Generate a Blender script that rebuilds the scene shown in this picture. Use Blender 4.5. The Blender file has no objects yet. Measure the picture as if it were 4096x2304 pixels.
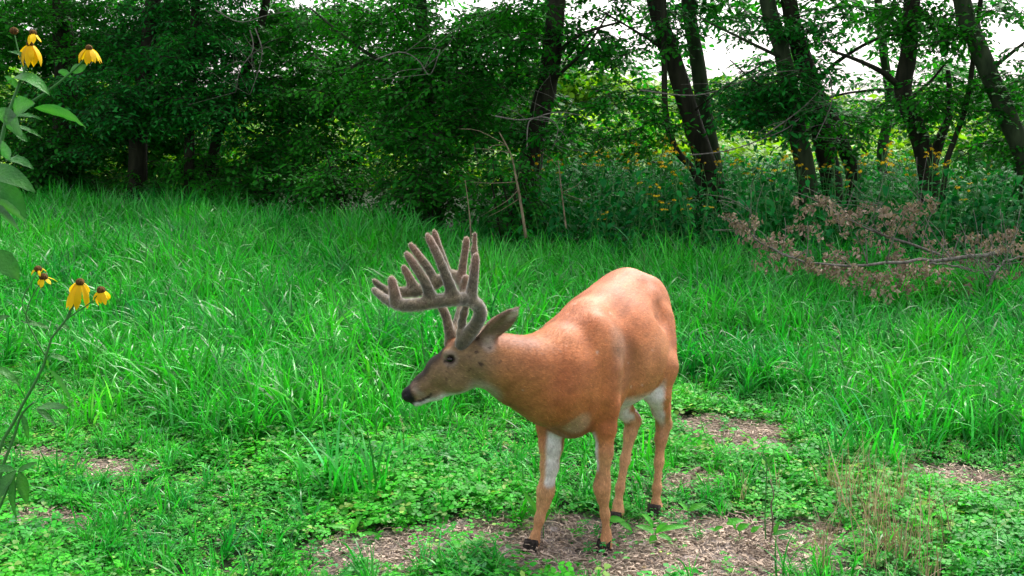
import bpy, math, random
import numpy as np
from mathutils import Vector, Matrix

RS = np.random.RandomState(7)
random.seed(7)
S = bpy.context.scene
COL = S.collection

# ------------------------------------------------------------------ camera
CAMH = 1.595
PITCH = math.radians(9.09)
F = 1050.0
cam = bpy.data.cameras.new('camera')
cam.sensor_width = 36.0
cam.lens = F / 1024 * 36.0
cam.clip_start = 0.05
cam.clip_end = 1500
camo = bpy.data.objects.new('camera', cam)
camo.location = (0, 0, CAMH)
camo.rotation_euler = (math.pi / 2 - PITCH, 0, 0)
COL.objects.link(camo)
S.camera = camo

# ------------------------------------------------------------------ world, sun, exposure
SUN_EL, SUN_AZ = math.radians(52), math.radians(28)       # azimuth from +Y towards +X
w = bpy.data.worlds.new('World'); S.world = w; w.use_nodes = True
nt = w.node_tree; nt.nodes.clear()
sky = nt.nodes.new('ShaderNodeTexSky'); sky.sky_type = 'NISHITA'; sky.sun_disc = False
sky.sun_elevation = SUN_EL; sky.sun_rotation = SUN_AZ
sky.air_density = 1.0; sky.dust_density = 4.0; sky.ozone_density = 1.0
hs = nt.nodes.new('ShaderNodeHueSaturation'); hs.inputs['Saturation'].default_value = 0.22
tint = nt.nodes.new('ShaderNodeMix'); tint.data_type = 'RGBA'; tint.blend_type = 'MULTIPLY'
tint.inputs['Factor'].default_value = 1.0; tint.inputs[7].default_value = (1.0, 0.955, 0.97, 1)
bg = nt.nodes.new('ShaderNodeBackground'); bg.inputs['Strength'].default_value = 0.15
wo = nt.nodes.new('ShaderNodeOutputWorld')
nt.links.new(sky.outputs[0], hs.inputs['Color']); nt.links.new(hs.outputs[0], tint.inputs[6])
nt.links.new(tint.outputs[2], bg.inputs['Color']); nt.links.new(bg.outputs[0], wo.inputs['Surface'])
sl = bpy.data.lights.new('sun', 'SUN'); sl.energy = 1.5; sl.angle = math.radians(14); sl.color = (1.0, 0.95, 0.86)
so = bpy.data.objects.new('sun', sl); COL.objects.link(so)
sd = Vector((math.sin(SUN_AZ) * math.cos(SUN_EL), math.cos(SUN_AZ) * math.cos(SUN_EL), math.sin(SUN_EL)))
so.rotation_euler = sd.to_track_quat('Z', 'Y').to_euler()
S.view_settings.view_transform = 'Standard'; S.view_settings.look = 'None'
S.view_settings.exposure = 1.5; S.view_settings.gamma = 1.0; S.view_settings.use_curve_mapping = False
S.cycles.max_bounces = 6; S.cycles.transparent_max_bounces = 8
S.cycles.diffuse_bounces = 4; S.cycles.glossy_bounces = 2; S.cycles.transmission_bounces = 3
try: S.cycles.use_denoising = True
except Exception: pass

# ------------------------------------------------------------------ helpers
CP, SP = math.cos(PITCH), math.sin(PITCH)
def W(px, py, d):
    """world point seen at 1024-wide pixel px,py lying at distance y = d"""
    u = (px - 512) / F; v = (288 - py) / F
    dx, dy, dz = u, CP + v * SP, -SP + v * CP
    t = d / dy
    return np.array([dx * t, d, CAMH + dz * t])
def G(px, py, z=0.0):
    """world point on the level z seen at px,py"""
    u = (px - 512) / F; v = (288 - py) / F
    dx, dy, dz = u, CP + v * SP, -SP + v * CP
    t = (z - CAMH) / dz
    return np.array([dx * t, dy * t, z])
def project(p):
    p = np.asarray(p, float); x = p[..., 0]; y = p[..., 1]; z = p[..., 2] - CAMH
    fw = y * CP - z * SP; up = y * SP + z * CP
    return 512 + F * x / fw, 288 - F * up / fw

def tag(o, label=None, cat=None, group=None, kind=None):
    if label: o['label'] = label
    if cat: o['category'] = cat
    if group: o['group'] = group
    if kind: o['kind'] = kind
    return o
def empty(name, loc):
    o = bpy.data.objects.new(name, None); o.location = tuple(loc); o.empty_display_size = .1
    COL.objects.link(o); return o
def mesh_obj(name, V, Fc, mats, parent=None, smooth=True, color=None, matidx=None, link=True):
    """V in world coordinates; shifted to the parent's place"""
    V = np.asarray(V, np.float32).reshape(-1, 3)
    off = np.zeros(3)
    if parent is not None: off = np.array(parent.location) + (np.array(parent.parent.location) if parent.parent else 0)
    me = bpy.data.meshes.new(name)
    if isinstance(Fc, np.ndarray):
        n, k = Fc.shape
        me.vertices.add(len(V)); me.vertices.foreach_set('co', (V - off).astype(np.float32).ravel())
        me.loops.add(n * k); me.loops.foreach_set('vertex_index', Fc.astype(np.int32).ravel())
        me.polygons.add(n); me.polygons.foreach_set('loop_start', np.arange(0, n * k, k, dtype=np.int32))
        me.update(calc_edges=True)
    else:
        me.from_pydata([tuple(v) for v in (V - off)], [], [tuple(f) for f in Fc])
    if not isinstance(mats, (list, tuple)): mats = [mats]
    for m in mats: me.materials.append(m)
    if matidx is not None: me.polygons.foreach_set('material_index', np.asarray(matidx, np.int32))
    if smooth and len(me.polygons): me.polygons.foreach_set('use_smooth', np.ones(len(me.polygons), bool))
    if color is not None:
        a = me.color_attributes.new('Col', 'FLOAT_COLOR', 'POINT')
        c = np.ones((len(V), 4), np.float32); c[:, :color.shape[1]] = color
        a.data.foreach_set('color', c.ravel())
    me.update()
    o = bpy.data.objects.new(name, me)
    if parent is not None: o.parent = parent
    if link: COL.objects.link(o)
    return o

class MB:
    """collects geometry for one mesh"""
    def __init__(s): s.v = []; s.f = []; s.c = []; s.m = []
    def add(s, V, Fc, c=None, m=0):
        b = len(s.v); s.v.extend([tuple(map(float, x)) for x in V]); s.f.extend([tuple(b + i for i in f) for f in Fc])
        s.c.extend([c if c is not None else (1, 1, 1)] * len(V)); s.m.extend([m] * len(Fc))
    def build(s, name, mats, parent=None, smooth=True, link=True):
        return mesh_obj(name, np.array(s.v), s.f, mats, parent, smooth, np.array(s.c, np.float32), s.m, link)

def frames(P):
    P = np.asarray(P, float); n = len(P)
    T = np.gradient(P, axis=0); T /= np.linalg.norm(T, axis=1)[:, None] + 1e-9
    ref = np.array([0.31, 0.2, 0.93]);
    if abs(np.dot(T[0], ref)) > .9: ref = np.array([1., 0, 0])
    N = []; prev = ref
    for t in T:
        a = prev - t * np.dot(prev, t); a /= np.linalg.norm(a) + 1e-9; N.append(a); prev = a
    N = np.array(N); B = np.cross(T, N)
    return T, N, B
def smooth_path(P, n):
    P = np.asarray(P, float); k = len(P)
    if k < 3:
        t = np.linspace(0, 1, n)[:, None]; return P[0] * (1 - t) + P[-1] * t
    out = []
    for s in np.linspace(0, k - 1, n):
        i = min(int(s), k - 2); t = s - i
        p0 = P[max(i - 1, 0)]; p1 = P[i]; p2 = P[i + 1]; p3 = P[min(i + 2, k - 1)]
        out.append(.5 * ((2 * p1) + (-p0 + p2) * t + (2 * p0 - 5 * p1 + 4 * p2 - p3) * t * t + (-p0 + 3 * p1 - 3 * p2 + p3) * t ** 3))
    return np.array(out)
def tube(mb, P, r, sides=8, c=None, m=0, rough=0.0, cap=True):
    P = np.asarray(P, float); n = len(P)
    r = np.broadcast_to(np.asarray(r, float), (n,)) if np.ndim(r) else np.full(n, r)
    T, N, B = frames(P)
    V = []; Fc = []
    for i in range(n):
        for k in range(sides):
            a = 2 * math.pi * k / sides
            rr = r[i] * (1 + rough * (random.random() - .5))
            V.append(P[i] + (N[i] * math.cos(a) + B[i] * math.sin(a)) * rr)
    for i in range(n - 1):
        for k in range(sides):
            k2 = (k + 1) % sides
            Fc.append((i * sides + k, i * sides + k2, (i + 1) * sides + k2, (i + 1) * sides + k))
    if cap:
        Fc.append(tuple(range(sides))[::-1]); Fc.append(tuple((n - 1) * sides + k for k in range(sides)))
    mb.add(V, Fc, c, m)

# ------------------------------------------------------------------ materials
def mat(name): 
    m = bpy.data.materials.new(name); m.use_nodes = True; m.node_tree.nodes.clear(); return m, m.node_tree
def mixrgb(nt, mode='MIX'):
    n = nt.nodes.new('ShaderNodeMix'); n.data_type = 'RGBA'; n.blend_type = mode; return n
def leaf_mat(name, c1, c2, back=None, rough=0.45, trans=0.35, spec=0.5, scale=1.5, veins=False):
    """leaf: colour varies per instance, per vertex (Col) and with noise; thin translucent"""
    m, nt = mat(name); N = nt.nodes; L = nt.links
    out = N.new('ShaderNodeOutputMaterial'); p = N.new('ShaderNodeBsdfPrincipled')
    oi = N.new('ShaderNodeObjectInfo'); at = N.new('ShaderNodeAttribute'); at.attribute_name = 'Col'
    geo = N.new('ShaderNodeNewGeometry')
    nz = N.new('ShaderNodeTexNoise'); nz.inputs['Scale'].default_value = scale; nz.inputs['Detail'].default_value = 2
    L.new(geo.outputs['Position'], nz.inputs['Vector'])
    add = N.new('ShaderNodeMath'); add.operation = 'MULTIPLY_ADD'; add.inputs[1].default_value = .6
    L.new(oi.outputs['Random'], add.inputs[0])
    sc = N.new('ShaderNodeMath'); sc.operation = 'MULTIPLY_ADD'; sc.inputs[1].default_value = 1.6; sc.inputs[2].default_value = -.6
    L.new(nz.outputs['Fac'], sc.inputs[0]); L.new(sc.outputs[0], add.inputs[2])
    mx = mixrgb(nt); mx.inputs[6].default_value = (*c1, 1); mx.inputs[7].default_value = (*c2, 1); mx.clamp_factor = True
    L.new(add.outputs[0], mx.inputs['Factor'])
    ml = mixrgb(nt, 'MULTIPLY'); ml.inputs['Factor'].default_value = 1
    L.new(mx.outputs[2], ml.inputs[6]); L.new(at.outputs['Color'], ml.inputs[7])
    col = ml.outputs[2]
    if back:
        mb_ = mixrgb(nt); mb_.inputs[7].default_value = (*back, 1); L.new(col, mb_.inputs[6])
        L.new(geo.outputs['Backfacing'], mb_.inputs['Factor']); col = mb_.outputs[2]
    L.new(col, p.inputs['Base Color']); p.inputs['Roughness'].default_value = rough
    p.inputs['Specular IOR Level'].default_value = spec
    if veins:
        nv = N.new('ShaderNodeTexNoise'); nv.inputs['Scale'].default_value = 170; nv.inputs['Detail'].default_value = 4
        L.new(geo.outputs['Position'], nv.inputs['Vector']); bv = N.new('ShaderNodeBump'); bv.inputs['Strength'].default_value = .7; bv.inputs['Distance'].default_value = .004
        L.new(nv.outputs['Fac'], bv.inputs['Height']); L.new(bv.outputs[0], p.inputs['Normal'])
    if trans > 0:
        tr = N.new('ShaderNodeBsdfTranslucent'); ms = N.new('ShaderNodeMixShader'); ms.inputs[0].default_value = trans
        g = N.new('ShaderNodeMix'); g.data_type = 'RGBA'; g.blend_type = 'MULTIPLY'; g.inputs['Factor'].default_value = 1
        g.inputs[7].default_value = (1.25, 1.3, .6, 1); L.new(ml.outputs[2], g.inputs[6])
        L.new(g.outputs[2], tr.inputs['Color'])
        L.new(p.outputs[0], ms.inputs[1]); L.new(tr.outputs[0], ms.inputs[2]); L.new(ms.outputs[0], out.inputs[0])
    else: L.new(p.outputs[0], out.inputs[0])
    return m
def bark_mat(name, c1, c2, scale=14, bump=.6, rough=.9):
    m, nt = mat(name); N = nt.nodes; L = nt.links
    out = N.new('ShaderNodeOutputMaterial'); p = N.new('ShaderNodeBsdfPrincipled')
    geo = N.new('ShaderNodeNewGeometry'); mp = N.new('ShaderNodeMapping'); mp.inputs['Scale'].default_value = (1, 1, .22)
    nz = N.new('ShaderNodeTexNoise'); nz.inputs['Scale'].default_value = scale; nz.inputs['Detail'].default_value = 6
    L.new(geo.outputs['Position'], mp.inputs[0]); L.new(mp.outputs[0], nz.inputs['Vector'])
    r = N.new('ShaderNodeValToRGB'); r.color_ramp.elements[0].position = .35; r.color_ramp.elements[1].position = .68
    r.color_ramp.elements[0].color = (*c1, 1); r.color_ramp.elements[1].color = (*c2, 1)
    L.new(nz.outputs['Fac'], r.inputs[0]); L.new(r.outputs[0], p.inputs['Base Color'])
    b = N.new('ShaderNodeBump'); b.inputs['Strength'].default_value = bump; b.inputs['Distance'].default_value = .03
    L.new(nz.outputs['Fac'], b.inputs['Height']); L.new(b.outputs[0], p.inputs['Normal'])
    p.inputs['Roughness'].default_value = rough; p.inputs['Specular IOR Level'].default_value = .2
    L.new(p.outputs[0], out.inputs[0]); return m
def attr_mat(name, rough=.7, spec=.3, mult=(1, 1, 1), noise=0.0, nscale=60, bump=0.0, sheen=0.0, bscale=200):
    m, nt = mat(name); N = nt.nodes; L = nt.links
    out = N.new('ShaderNodeOutputMaterial'); p = N.new('ShaderNodeBsdfPrincipled')
    at = N.new('ShaderNodeAttribute'); at.attribute_name = 'Col'
    geo = N.new('ShaderNodeNewGeometry')
    nz = N.new('ShaderNodeTexNoise'); nz.inputs['Scale'].default_value = nscale; nz.inputs['Detail'].default_value = 5
    L.new(geo.outputs['Position'], nz.inputs['Vector'])
    mr = N.new('ShaderNodeMapRange'); mr.inputs['From Min'].default_value = .3; mr.inputs['From Max'].default_value = .7
    mr.inputs['To Min'].default_value = 1 - noise; mr.inputs['To Max'].default_value = 1 + noise
    L.new(nz.outputs['Fac'], mr.inputs['Value'])
    vm = N.new('ShaderNodeVectorMath'); vm.operation = 'SCALE'; L.new(at.outputs['Color'], vm.inputs[0]); L.new(mr.outputs[0], vm.inputs['Scale'])
    L.new(vm.outputs[0], p.inputs['Base Color'])
    if bump:
        n2 = N.new('ShaderNodeTexNoise'); n2.inputs['Scale'].default_value = bscale; n2.inputs['Detail'].default_value = 3
        L.new(geo.outputs['Position'], n2.inputs['Vector'])
        b = N.new('ShaderNodeBump'); b.inputs['Strength'].default_value = bump; b.inputs['Distance'].default_value = .004
        L.new(n2.outputs['Fac'], b.inputs['Height']); L.new(b.outputs[0], p.inputs['Normal'])
    p.inputs['Roughness'].default_value = rough; p.inputs['Specular IOR Level'].default_value = spec
    if sheen: p.inputs['Sheen Weight'].default_value = sheen; p.inputs['Sheen Roughness'].default_value = .4
    L.new(p.outputs[0], out.inputs[0]); return m

M = {}
M['grass'] = leaf_mat('grass_blade', (.006, .25, .032), (.040, .45, .020), rough=.38, trans=.40, spec=.4, scale=1.2)
M['clover'] = leaf_mat('clover_leaf', (.005, .21, .016), (.055, .43, .014), rough=.5, trans=.36, spec=.2, scale=2.5)
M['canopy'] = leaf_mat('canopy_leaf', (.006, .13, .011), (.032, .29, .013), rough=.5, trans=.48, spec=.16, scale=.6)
M['canopy_blue'] = leaf_mat('blue_green_leaf', (.006, .145, .024), (.020, .27, .024), rough=.5, trans=.42, spec=.2, scale=.8)
M['weed'] = leaf_mat('weed_leaf', (.004, .12, .028), (.012, .22, .026), rough=.55, trans=.35, spec=.12, scale=.8)
M['far'] = leaf_mat('sunny_leaf', (.06, .27, .010), (.25, .46, .015), rough=.5, trans=.45, spec=.3, scale=.5)  # sunlight on the far growth put into this bright yellow-green
M['bigleaf'] = leaf_mat('broad_leaf', (.014, .135, .018), (.03, .19, .02), back=(.10, .22, .10), rough=.5, trans=.35, spec=.35, scale=25, veins=True)
M['bright'] = leaf_mat('seedling_leaf', (.04, .30, .02), (.06, .38, .03), back=(.12, .32, .12), rough=.45, trans=.4, spec=.4, scale=25, veins=True)
M['stem'] = leaf_mat('green_stem', (.03, .17, .03), (.07, .24, .05), rough=.5, trans=0, spec=.4, scale=5)
M['deadleaf'] = leaf_mat('dead_leaf', (.17, .135, .10), (.42, .34, .27), rough=.8, trans=.2, spec=.2, scale=6)
M['straw'] = leaf_mat('dry_straw', (.30, .25, .20), (.66, .59, .50), rough=.8, trans=.15, spec=.2, scale=6)
M['petal'] = leaf_mat('yellow_petal', (.80, .50, .004), (.88, .62, .01), rough=.6, trans=.3, spec=.2, scale=30)
M['cone'] = bark_mat('flower_cone', (.05, .025, .008), (.20, .11, .02), scale=300)
M['bark'] = bark_mat('tree_bark', (.012, .014, .008), (.035, .038, .022))
M['bark_g'] = bark_mat('mossy_bark', (.02, .035, .016), (.05, .075, .035))
M['twig'] = bark_mat('grey_dead_twig', (.10, .095, .08), (.24, .23, .20), scale=40)
M['palestem'] = bark_mat('pale_dry_stem', (.12, .095, .06), (.28, .23, .15), scale=60)
M['wood'] = bark_mat('weathered_wood', (.09, .06, .045), (.34, .26, .21), scale=45, bump=1)

# ------------------------------------------------------------------ ground shape
def hnoise(x, y):
    return (np.sin(x * 1.7 + 1.3) * np.cos(y * 1.3 + .4) + .5 * np.sin(x * 3.9 + y * 2.3) + .3 * np.cos(x * 7.1 - y * 5.7))
def gz(x, y):
    near = np.clip(1 - np.abs(y - 4) / 60, 0, 1)
    return .012 * hnoise(x, y) * near
def blob(x, y, cx, cy, rx, ry):
    return 1 - np.sqrt(((x - cx) / rx) ** 2 + ((y - cy) / ry) ** 2)
def soil_mask(x, y):
    """1 = bare soil, 0 = covered with green"""
    x = np.asarray(x, float); y = np.asarray(y, float)
    nz = .30 * (np.sin(x * 5.1 + 2) * np.cos(y * 6.3) + .6 * np.sin(x * 11.7 + y * 9.1) + .4 * np.cos(x * 19 - y * 23))
    m = blob(x, y, .50, 3.70, .92, .44)
    m = np.maximum(m, blob(x, y, -.40, 3.72, .45, .26) * .8)
    a = G(715, 432); m = np.maximum(m, blob(x, y, a[0], a[1], .40, .36) * 1.2)
    a = G(745, 450); m = np.maximum(m, blob(x, y, a[0], a[1], .34, .30) * 1.0)
    a = G(965, 478); m = np.maximum(m, blob(x, y, a[0], a[1], .30, .22) * .8)
    a = G(30, 458); m = np.maximum(m, blob(x, y, a[0], a[1], .25, .12) * .7)
    a = G(60, 520); m = np.maximum(m, blob(x, y, a[0], a[1], .30, .12) * .8)
    a = G(120, 465); m = np.maximum(m, blob(x, y, a[0], a[1], .25, .15) * .6)
    a = G(690, 485); m = np.maximum(m, blob(x, y, a[0], a[1], .2, .2) * .6)
    return np.clip((m + nz * .55) * 3.2, 0, 1)

# ground sheet: graded grid, fine near the camera
def graded(a, b, fine, n_far, step):
    near = np.arange(-fine, fine + 1e-6, step)
    far = fine * (b / fine) ** (np.linspace(0, 1, n_far + 1)[1:])
    return np.concatenate([-far[::-1], near, far])
gx = graded(-400, 400, 5, 24, .06); gy_ = graded(-400, 400, 5, 24, .06) + 5
X, Y = np.meshgrid(gx, gy_, indexing='ij')
rough = soil_mask(X, Y) * (.010 * RS.randn(*X.shape))
Z = gz(X, Y) + rough
nx, ny = X.shape
idx = np.arange(nx * ny).reshape(nx, ny)
quads = np.stack([idx[:-1, :-1], idx[1:, :-1], idx[1:, 1:], idx[:-1, 1:]], -1).reshape(-1, 4)
sm = soil_mask(X, Y).ravel()
gcol = np.stack([sm, sm, sm], -1)
m, nt = mat('soil_and_litter'); N = nt.nodes; L = nt.links
out = N.new('ShaderNodeOutputMaterial'); p = N.new('ShaderNodeBsdfPrincipled'); p.inputs['Roughness'].default_value = .95
p.inputs['Specular IOR Level'].default_value = .15
at = N.new('ShaderNodeAttribute'); at.attribute_name = 'Col'; geo = N.new('ShaderNodeNewGeometry')
n1 = N.new('ShaderNodeTexNoise'); n1.inputs['Scale'].default_value = 38; n1.inputs['Detail'].default_value = 8; n1.inputs['Roughness'].default_value = .7
L.new(geo.outputs['Position'], n1.inputs['Vector'])
r1 = N.new('ShaderNodeValToRGB'); r1.color_ramp.elements[0].position = .36; r1.color_ramp.elements[1].position = .66
r1.color_ramp.elements[0].color = (.085, .065, .055, 1); r1.color_ramp.elements[1].color = (.50, .44, .40, 1)
L.new(n1.outputs['Fac'], r1.inputs[0])
mx = mixrgb(nt); mx.inputs[6].default_value = (.012, .028, .008, 1); L.new(at.outputs['Fac'], mx.inputs['Factor']); L.new(r1.outputs[0], mx.inputs[7])
L.new(mx.outputs[2], p.inputs['Base Color'])
bp = N.new('ShaderNodeBump'); bp.inputs['Strength'].default_value = 1; bp.inputs['Distance'].default_value = .02
L.new(n1.outputs['Fac'], bp.inputs['Height']); L.new(bp.outputs[0], p.inputs['Normal']); L.new(p.outputs[0], out.inputs[0])
ground = mesh_obj('ground', np.stack([X, Y, Z], -1).reshape(-1, 3), quads, m, color=gcol)
ground['kind'] = 'structure'

# ------------------------------------------------------------------ instancing of nameless masses (stuff)
def make_scatter_tree(name, sources):
    ng = bpy.data.node_groups.new(name, 'GeometryNodeTree')
    ng.interface.new_socket('Geometry', in_out='INPUT', socket_type='NodeSocketGeometry')
    ng.interface.new_socket('Geometry', in_out='OUTPUT', socket_type='NodeSocketGeometry')
    N = ng.nodes; L = ng.links
    gi = N.new('NodeGroupInput'); go = N.new('NodeGroupOutput')
    g2i = N.new('GeometryNodeGeometryToInstance')
    for s in sources:
        oi = N.new('GeometryNodeObjectInfo'); oi.inputs['Object'].default_value = s; oi.inputs['As Instance'].default_value = False
        L.new(oi.outputs['Geometry'], g2i.inputs[0])
    iop = N.new('GeometryNodeInstanceOnPoints'); iop.inputs['Pick Instance'].default_value = True
    def attr(n, t):
        a = N.new('GeometryNodeInputNamedAttribute'); a.data_type = t; a.inputs['Name'].default_value = n
        return [o for o in a.outputs if o.enabled and o.name == 'Attribute'][0]
    L.new(gi.outputs[0], iop.inputs['Points']); L.new(g2i.outputs[0], iop.inputs['Instance'])
    L.new(attr('idx', 'INT'), iop.inputs['Instance Index'])
    e2r = N.new('FunctionNodeEulerToRotation'); L.new(attr('rot', 'FLOAT_VECTOR'), e2r.inputs[0])
    L.new(e2r.outputs[0], iop.inputs['Rotation'])
    L.new(attr('scl', 'FLOAT_VECTOR'), iop.inputs['Scale'])
    L.new(iop.outputs[0], go.inputs[0])
    return ng
def scatter(name, pts, rot, scl, tree, nsrc, parent=None):
    pts = np.asarray(pts, np.float32); n = len(pts)
    off = np.array(parent.location) if parent is not None else np.zeros(3)
    me = bpy.data.meshes.new(name); me.vertices.add(n); me.vertices.foreach_set('co', (pts - off).astype(np.float32).ravel())
    scl = np.asarray(scl, np.float32)
    if scl.ndim == 1: scl = np.repeat(scl[:, None], 3, 1)
    a = me.attributes.new('rot', 'FLOAT_VECTOR', 'POINT'); a.data.foreach_set('vector', np.asarray(rot, np.float32).ravel())
    a = me.attributes.new('scl', 'FLOAT_VECTOR', 'POINT'); a.data.foreach_set('vector', scl.astype(np.float32).ravel())
    a = me.attributes.new('idx', 'INT', 'POINT'); a.data.foreach_set('value', RS.randint(0, nsrc, n).astype(np.int32))
    me.update()
    o = bpy.data.objects.new(name, me); COL.objects.link(o)
    if parent is not None: o.parent = parent
    md = o.modifiers.new('scatter', 'NODES'); md.node_group = tree
    return o

def blade(mb, base, az, L_, wd, lean, bend, segs=5, c=None, m=0, tw=0.0):
    """an arching grass blade"""
    d = np.array([math.cos(az), math.sin(az), 0.]); side = np.array([-d[1], d[0], 0])
    p = np.array(base, float); V = []; ang = lean
    for i in range(segs + 1):
        t = i / segs
        wid = wd * (1 - t ** 2.2) * (.55 + .45 * min(1, t * 5)) * .5
        s = side * math.cos(tw * t) + np.array([0, 0, 1]) * math.sin(tw * t)
        V += [p - s * wid, p + s * wid]
        p = p + (d * math.sin(ang) + np.array([0, 0, 1.]) * math.cos(ang)) * (L_ / segs)
        ang += bend / segs * (.4 + 1.2 * t)
    Fc = [(2 * i, 2 * i + 1, 2 * i + 3, 2 * i + 2) for i in range(segs)]
    mb.add(V, Fc, c, m)
def leafshape(mb, base, dr, up, L_, wd, droop=.4, fold=.25, segs=3, c=None, m=0, petiole=0.0, pos=.42, curl=0.0):
    """a leaf with a folded midrib; dr = direction, up = upper-side normal"""
    dr = np.array(dr, float); dr /= np.linalg.norm(dr) + 1e-9; up = np.array(up, float)
    up = up - dr * np.dot(up, dr); up /= np.linalg.norm(up) + 1e-9
    side = np.cross(dr, up); p = np.array(base, float) + dr * petiole; V = []; ang = 0.
    for i in range(segs + 1):
        t = i / segs
        if t <= pos: ww = math.sin(t / pos * math.pi / 2) ** .8
        else: ww = math.cos((t - pos) / (1 - pos) * math.pi / 2) ** .85
        ww = max(ww, .02) * wd * .5
        d2 = dr * math.cos(ang) - up * math.sin(ang); u2 = up * math.cos(ang) + dr * math.sin(ang)
        cs = curl * t
        s2 = side * math.cos(cs) + u2 * math.sin(cs)
        u3 = u2 * math.cos(cs) - side * math.sin(cs)
        V += [p - s2 * ww + u3 * ww * fold, p, p + s2 * ww + u3 * ww * fold]
        p = p + d2 * L_ / segs; ang += droop / segs
    Fc = []
    for i in range(segs):
        a = 3 * i
        Fc += [(a, a + 1, a + 4, a + 3), (a + 1, a + 2, a + 5, a + 4)]
    mb.add(V, Fc, c, m)
R = lambda a, b: random.uniform(a, b)
def src(mb, name, mats): return mb.build(name, mats, link=False, smooth=True)

# sources ----
grass_src = []
for k in range(6):
    mb = MB()
    for i in range(14):
        g = R(.35, 1.5); wt = R(0, 1) < .17
        c = (g * 1.0, g, g) if not wt else (g * 3, g * 1.35, g * 3)  # some blades whitened: sky sheen painted into the blade colour
        a = R(0, 6.28)
        blade(mb, (R(-.05, .05), R(-.05, .05), 0), a, R(.22, .52), R(.009, .021), R(.03, .5), R(.6, 3.0), 6, c, 0, R(-.9, .9))
    grass_src.append(src(mb, 'grass_source', M['grass']))
clover_src = []
for k in range(6):
    mb = MB()
    for i in range(9):
        bx, by, h = R(-.06, .06), R(-.06, .06), R(.015, .075)
        g = R(.45, 1.5); wt = R(0, 1) < .07; c = (g, g, g) if not wt else (g * 7, g * 1.5, g * 7)
        a0 = R(0, 6.28); n = 3 if k < 4 else 1; ln = R(.013, .022) if n == 3 else R(.018, .032)
        tx, ty = R(-.3, .3), R(-.3, .3)
        for j in range(n):
            a = a0 + j * 2.09
            leafshape(mb, (bx, by, h), (math.cos(a), math.sin(a), R(-.15, .25)), (tx, ty, 1), ln, ln * (1.0 if n == 3 else .55), R(0, .6), R(.0, .3), 3, c, 0, 0.002, .6)
    clover_src.append(src(mb, 'clover_source', M['clover']))
def spray_source(matk, n, leafL, leafW, twigL, droop=.5, pinnate=False, cnt=4):
    res = []
    for k in range(cnt):
        mb = MB()
        for b in range(2 if not pinnate else 3):
            a0 = R(-1.3, 1.3) if b else 0
            tube(mb, [np.array([math.cos(a0), math.sin(a0), -.35 * t_ * t_]) * twigL * t_ for t_ in (0, .33, .66, 1)], [.005, .004, .003, .001], 3, (1, 1, 1), 1, cap=False)
            for i in range(n):
                t = (i + .5) / n; x = twigL * t
                dirn = np.array([math.cos(a0), math.sin(a0), R(-.1, .1) - .35 * t * t])
                base = dirn * x; s = 1 if i % 2 else -1
                la = a0 + s * R(.6, 1.2) if not pinnate else a0 + s * R(.9, 1.3)
                g = R(.6, 1.3)
                lv = (math.cos(la), math.sin(la), R(-.55, .1))
                leafshape(mb, base, lv, (R(-.4, .4), R(-.4, .4), 1), leafL * R(.7, 1.2), leafW * R(.8, 1.2), R(.1, droop * 1.6), R(.05, .4), 3, (g, g, g), 0, .01)
        res.append(src(mb, 'spray_source', [M[matk], M['bark']]))
    return res
spray_a = spray_source('canopy', 8, .075, .042, .34)
spray_b = spray_source('canopy_blue', 8, .085, .034, .36, pinnate=True)
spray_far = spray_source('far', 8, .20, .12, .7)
spray_mid = spray_source('canopy', 9, .12, .055, .5)
weed_src = []
for k in range(5):
    mb = MB(); H = R(.85, 1.15); lean = (R(-.12, .12), R(-.12, .12))
    P = smooth_path([(0, 0, 0), (lean[0] * .3, lean[1] * .3, H * .5), (lean[0], lean[1], H)], 6)
    tube(mb, P, np.linspace(.006, .003, 6), 4, (1.2, 1, 1), 1)
    for i in range(19):
        t = .12 + .88 * (i / 18) ** .9; b = P[0] * (1 - t) + P[-1] * t; a = i * 2.4 + R(-.4, .4); g = R(.6, 1.35)
        ll = R(.12, .20) * (1.15 - .5 * t)
        leafshape(mb, b, (math.cos(a), math.sin(a), R(-.7, .25)), (0, 0, 1), ll, ll * R(.38, .55), R(.5, 1.3), R(.1, .4), 4, (g, g, g), 0, .012)
    weed_src.append(src(mb, 'weed_source', [M['weed'], M['stem']]))
dead_src = []
for k in range(4):
    mb = MB()
    for i in range(9):
        g = R(.55, 1.25); a = R(0, 6.28)
        leafshape(mb, (R(-.06, .06), R(-.06, .06), R(-.05, .05)), (math.cos(a), math.sin(a), R(-1.6, -.2)), (R(-1, 1), R(-1, 1), R(0, 1)), R(.05, .09), R(.02, .04), R(.5, 2.2), R(.3, 1.0), 4, (g, g * .97, g * .95), 0, .01, curl=R(-1.5, 1.5))
    dead_src.append(src(mb, 'dead_source', M['deadleaf']))
chip_src = []
for k in range(5):
    mb = MB()
    for i in range(11):
        a = R(0, 6.28); l = R(.012, .055); g = R(.35, 1.35); x, y = R(-.05, .05), R(-.05, .05)
        d = np.array([math.cos(a), math.sin(a), R(-.15, .15)])
        b = np.array([x, y, R(.002, .012)])
        tube(mb, [b, b + d * l * .5 + [0, 0, R(-.003, .006)], b + d * l], R(.0008, .0024), 4, (g, g * .93, g * .9), 0)
    for i in range(3):
        a = R(0, 6.28); g = R(.4, 1.2)
        leafshape(mb, (R(-.05, .05), R(-.05, .05), R(.004, .014)), (math.cos(a), math.sin(a), R(-.1, .3)), (R(-.4, .4), R(-.4, .4), 1), R(.012, .028), R(.008, .016), R(.2, 1.3), R(.1, .5), 3, (g, g * .9, g * .85), 0)
    chip_src.append(src(mb, 'litter_source', M['straw']))
straw_src = []
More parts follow.
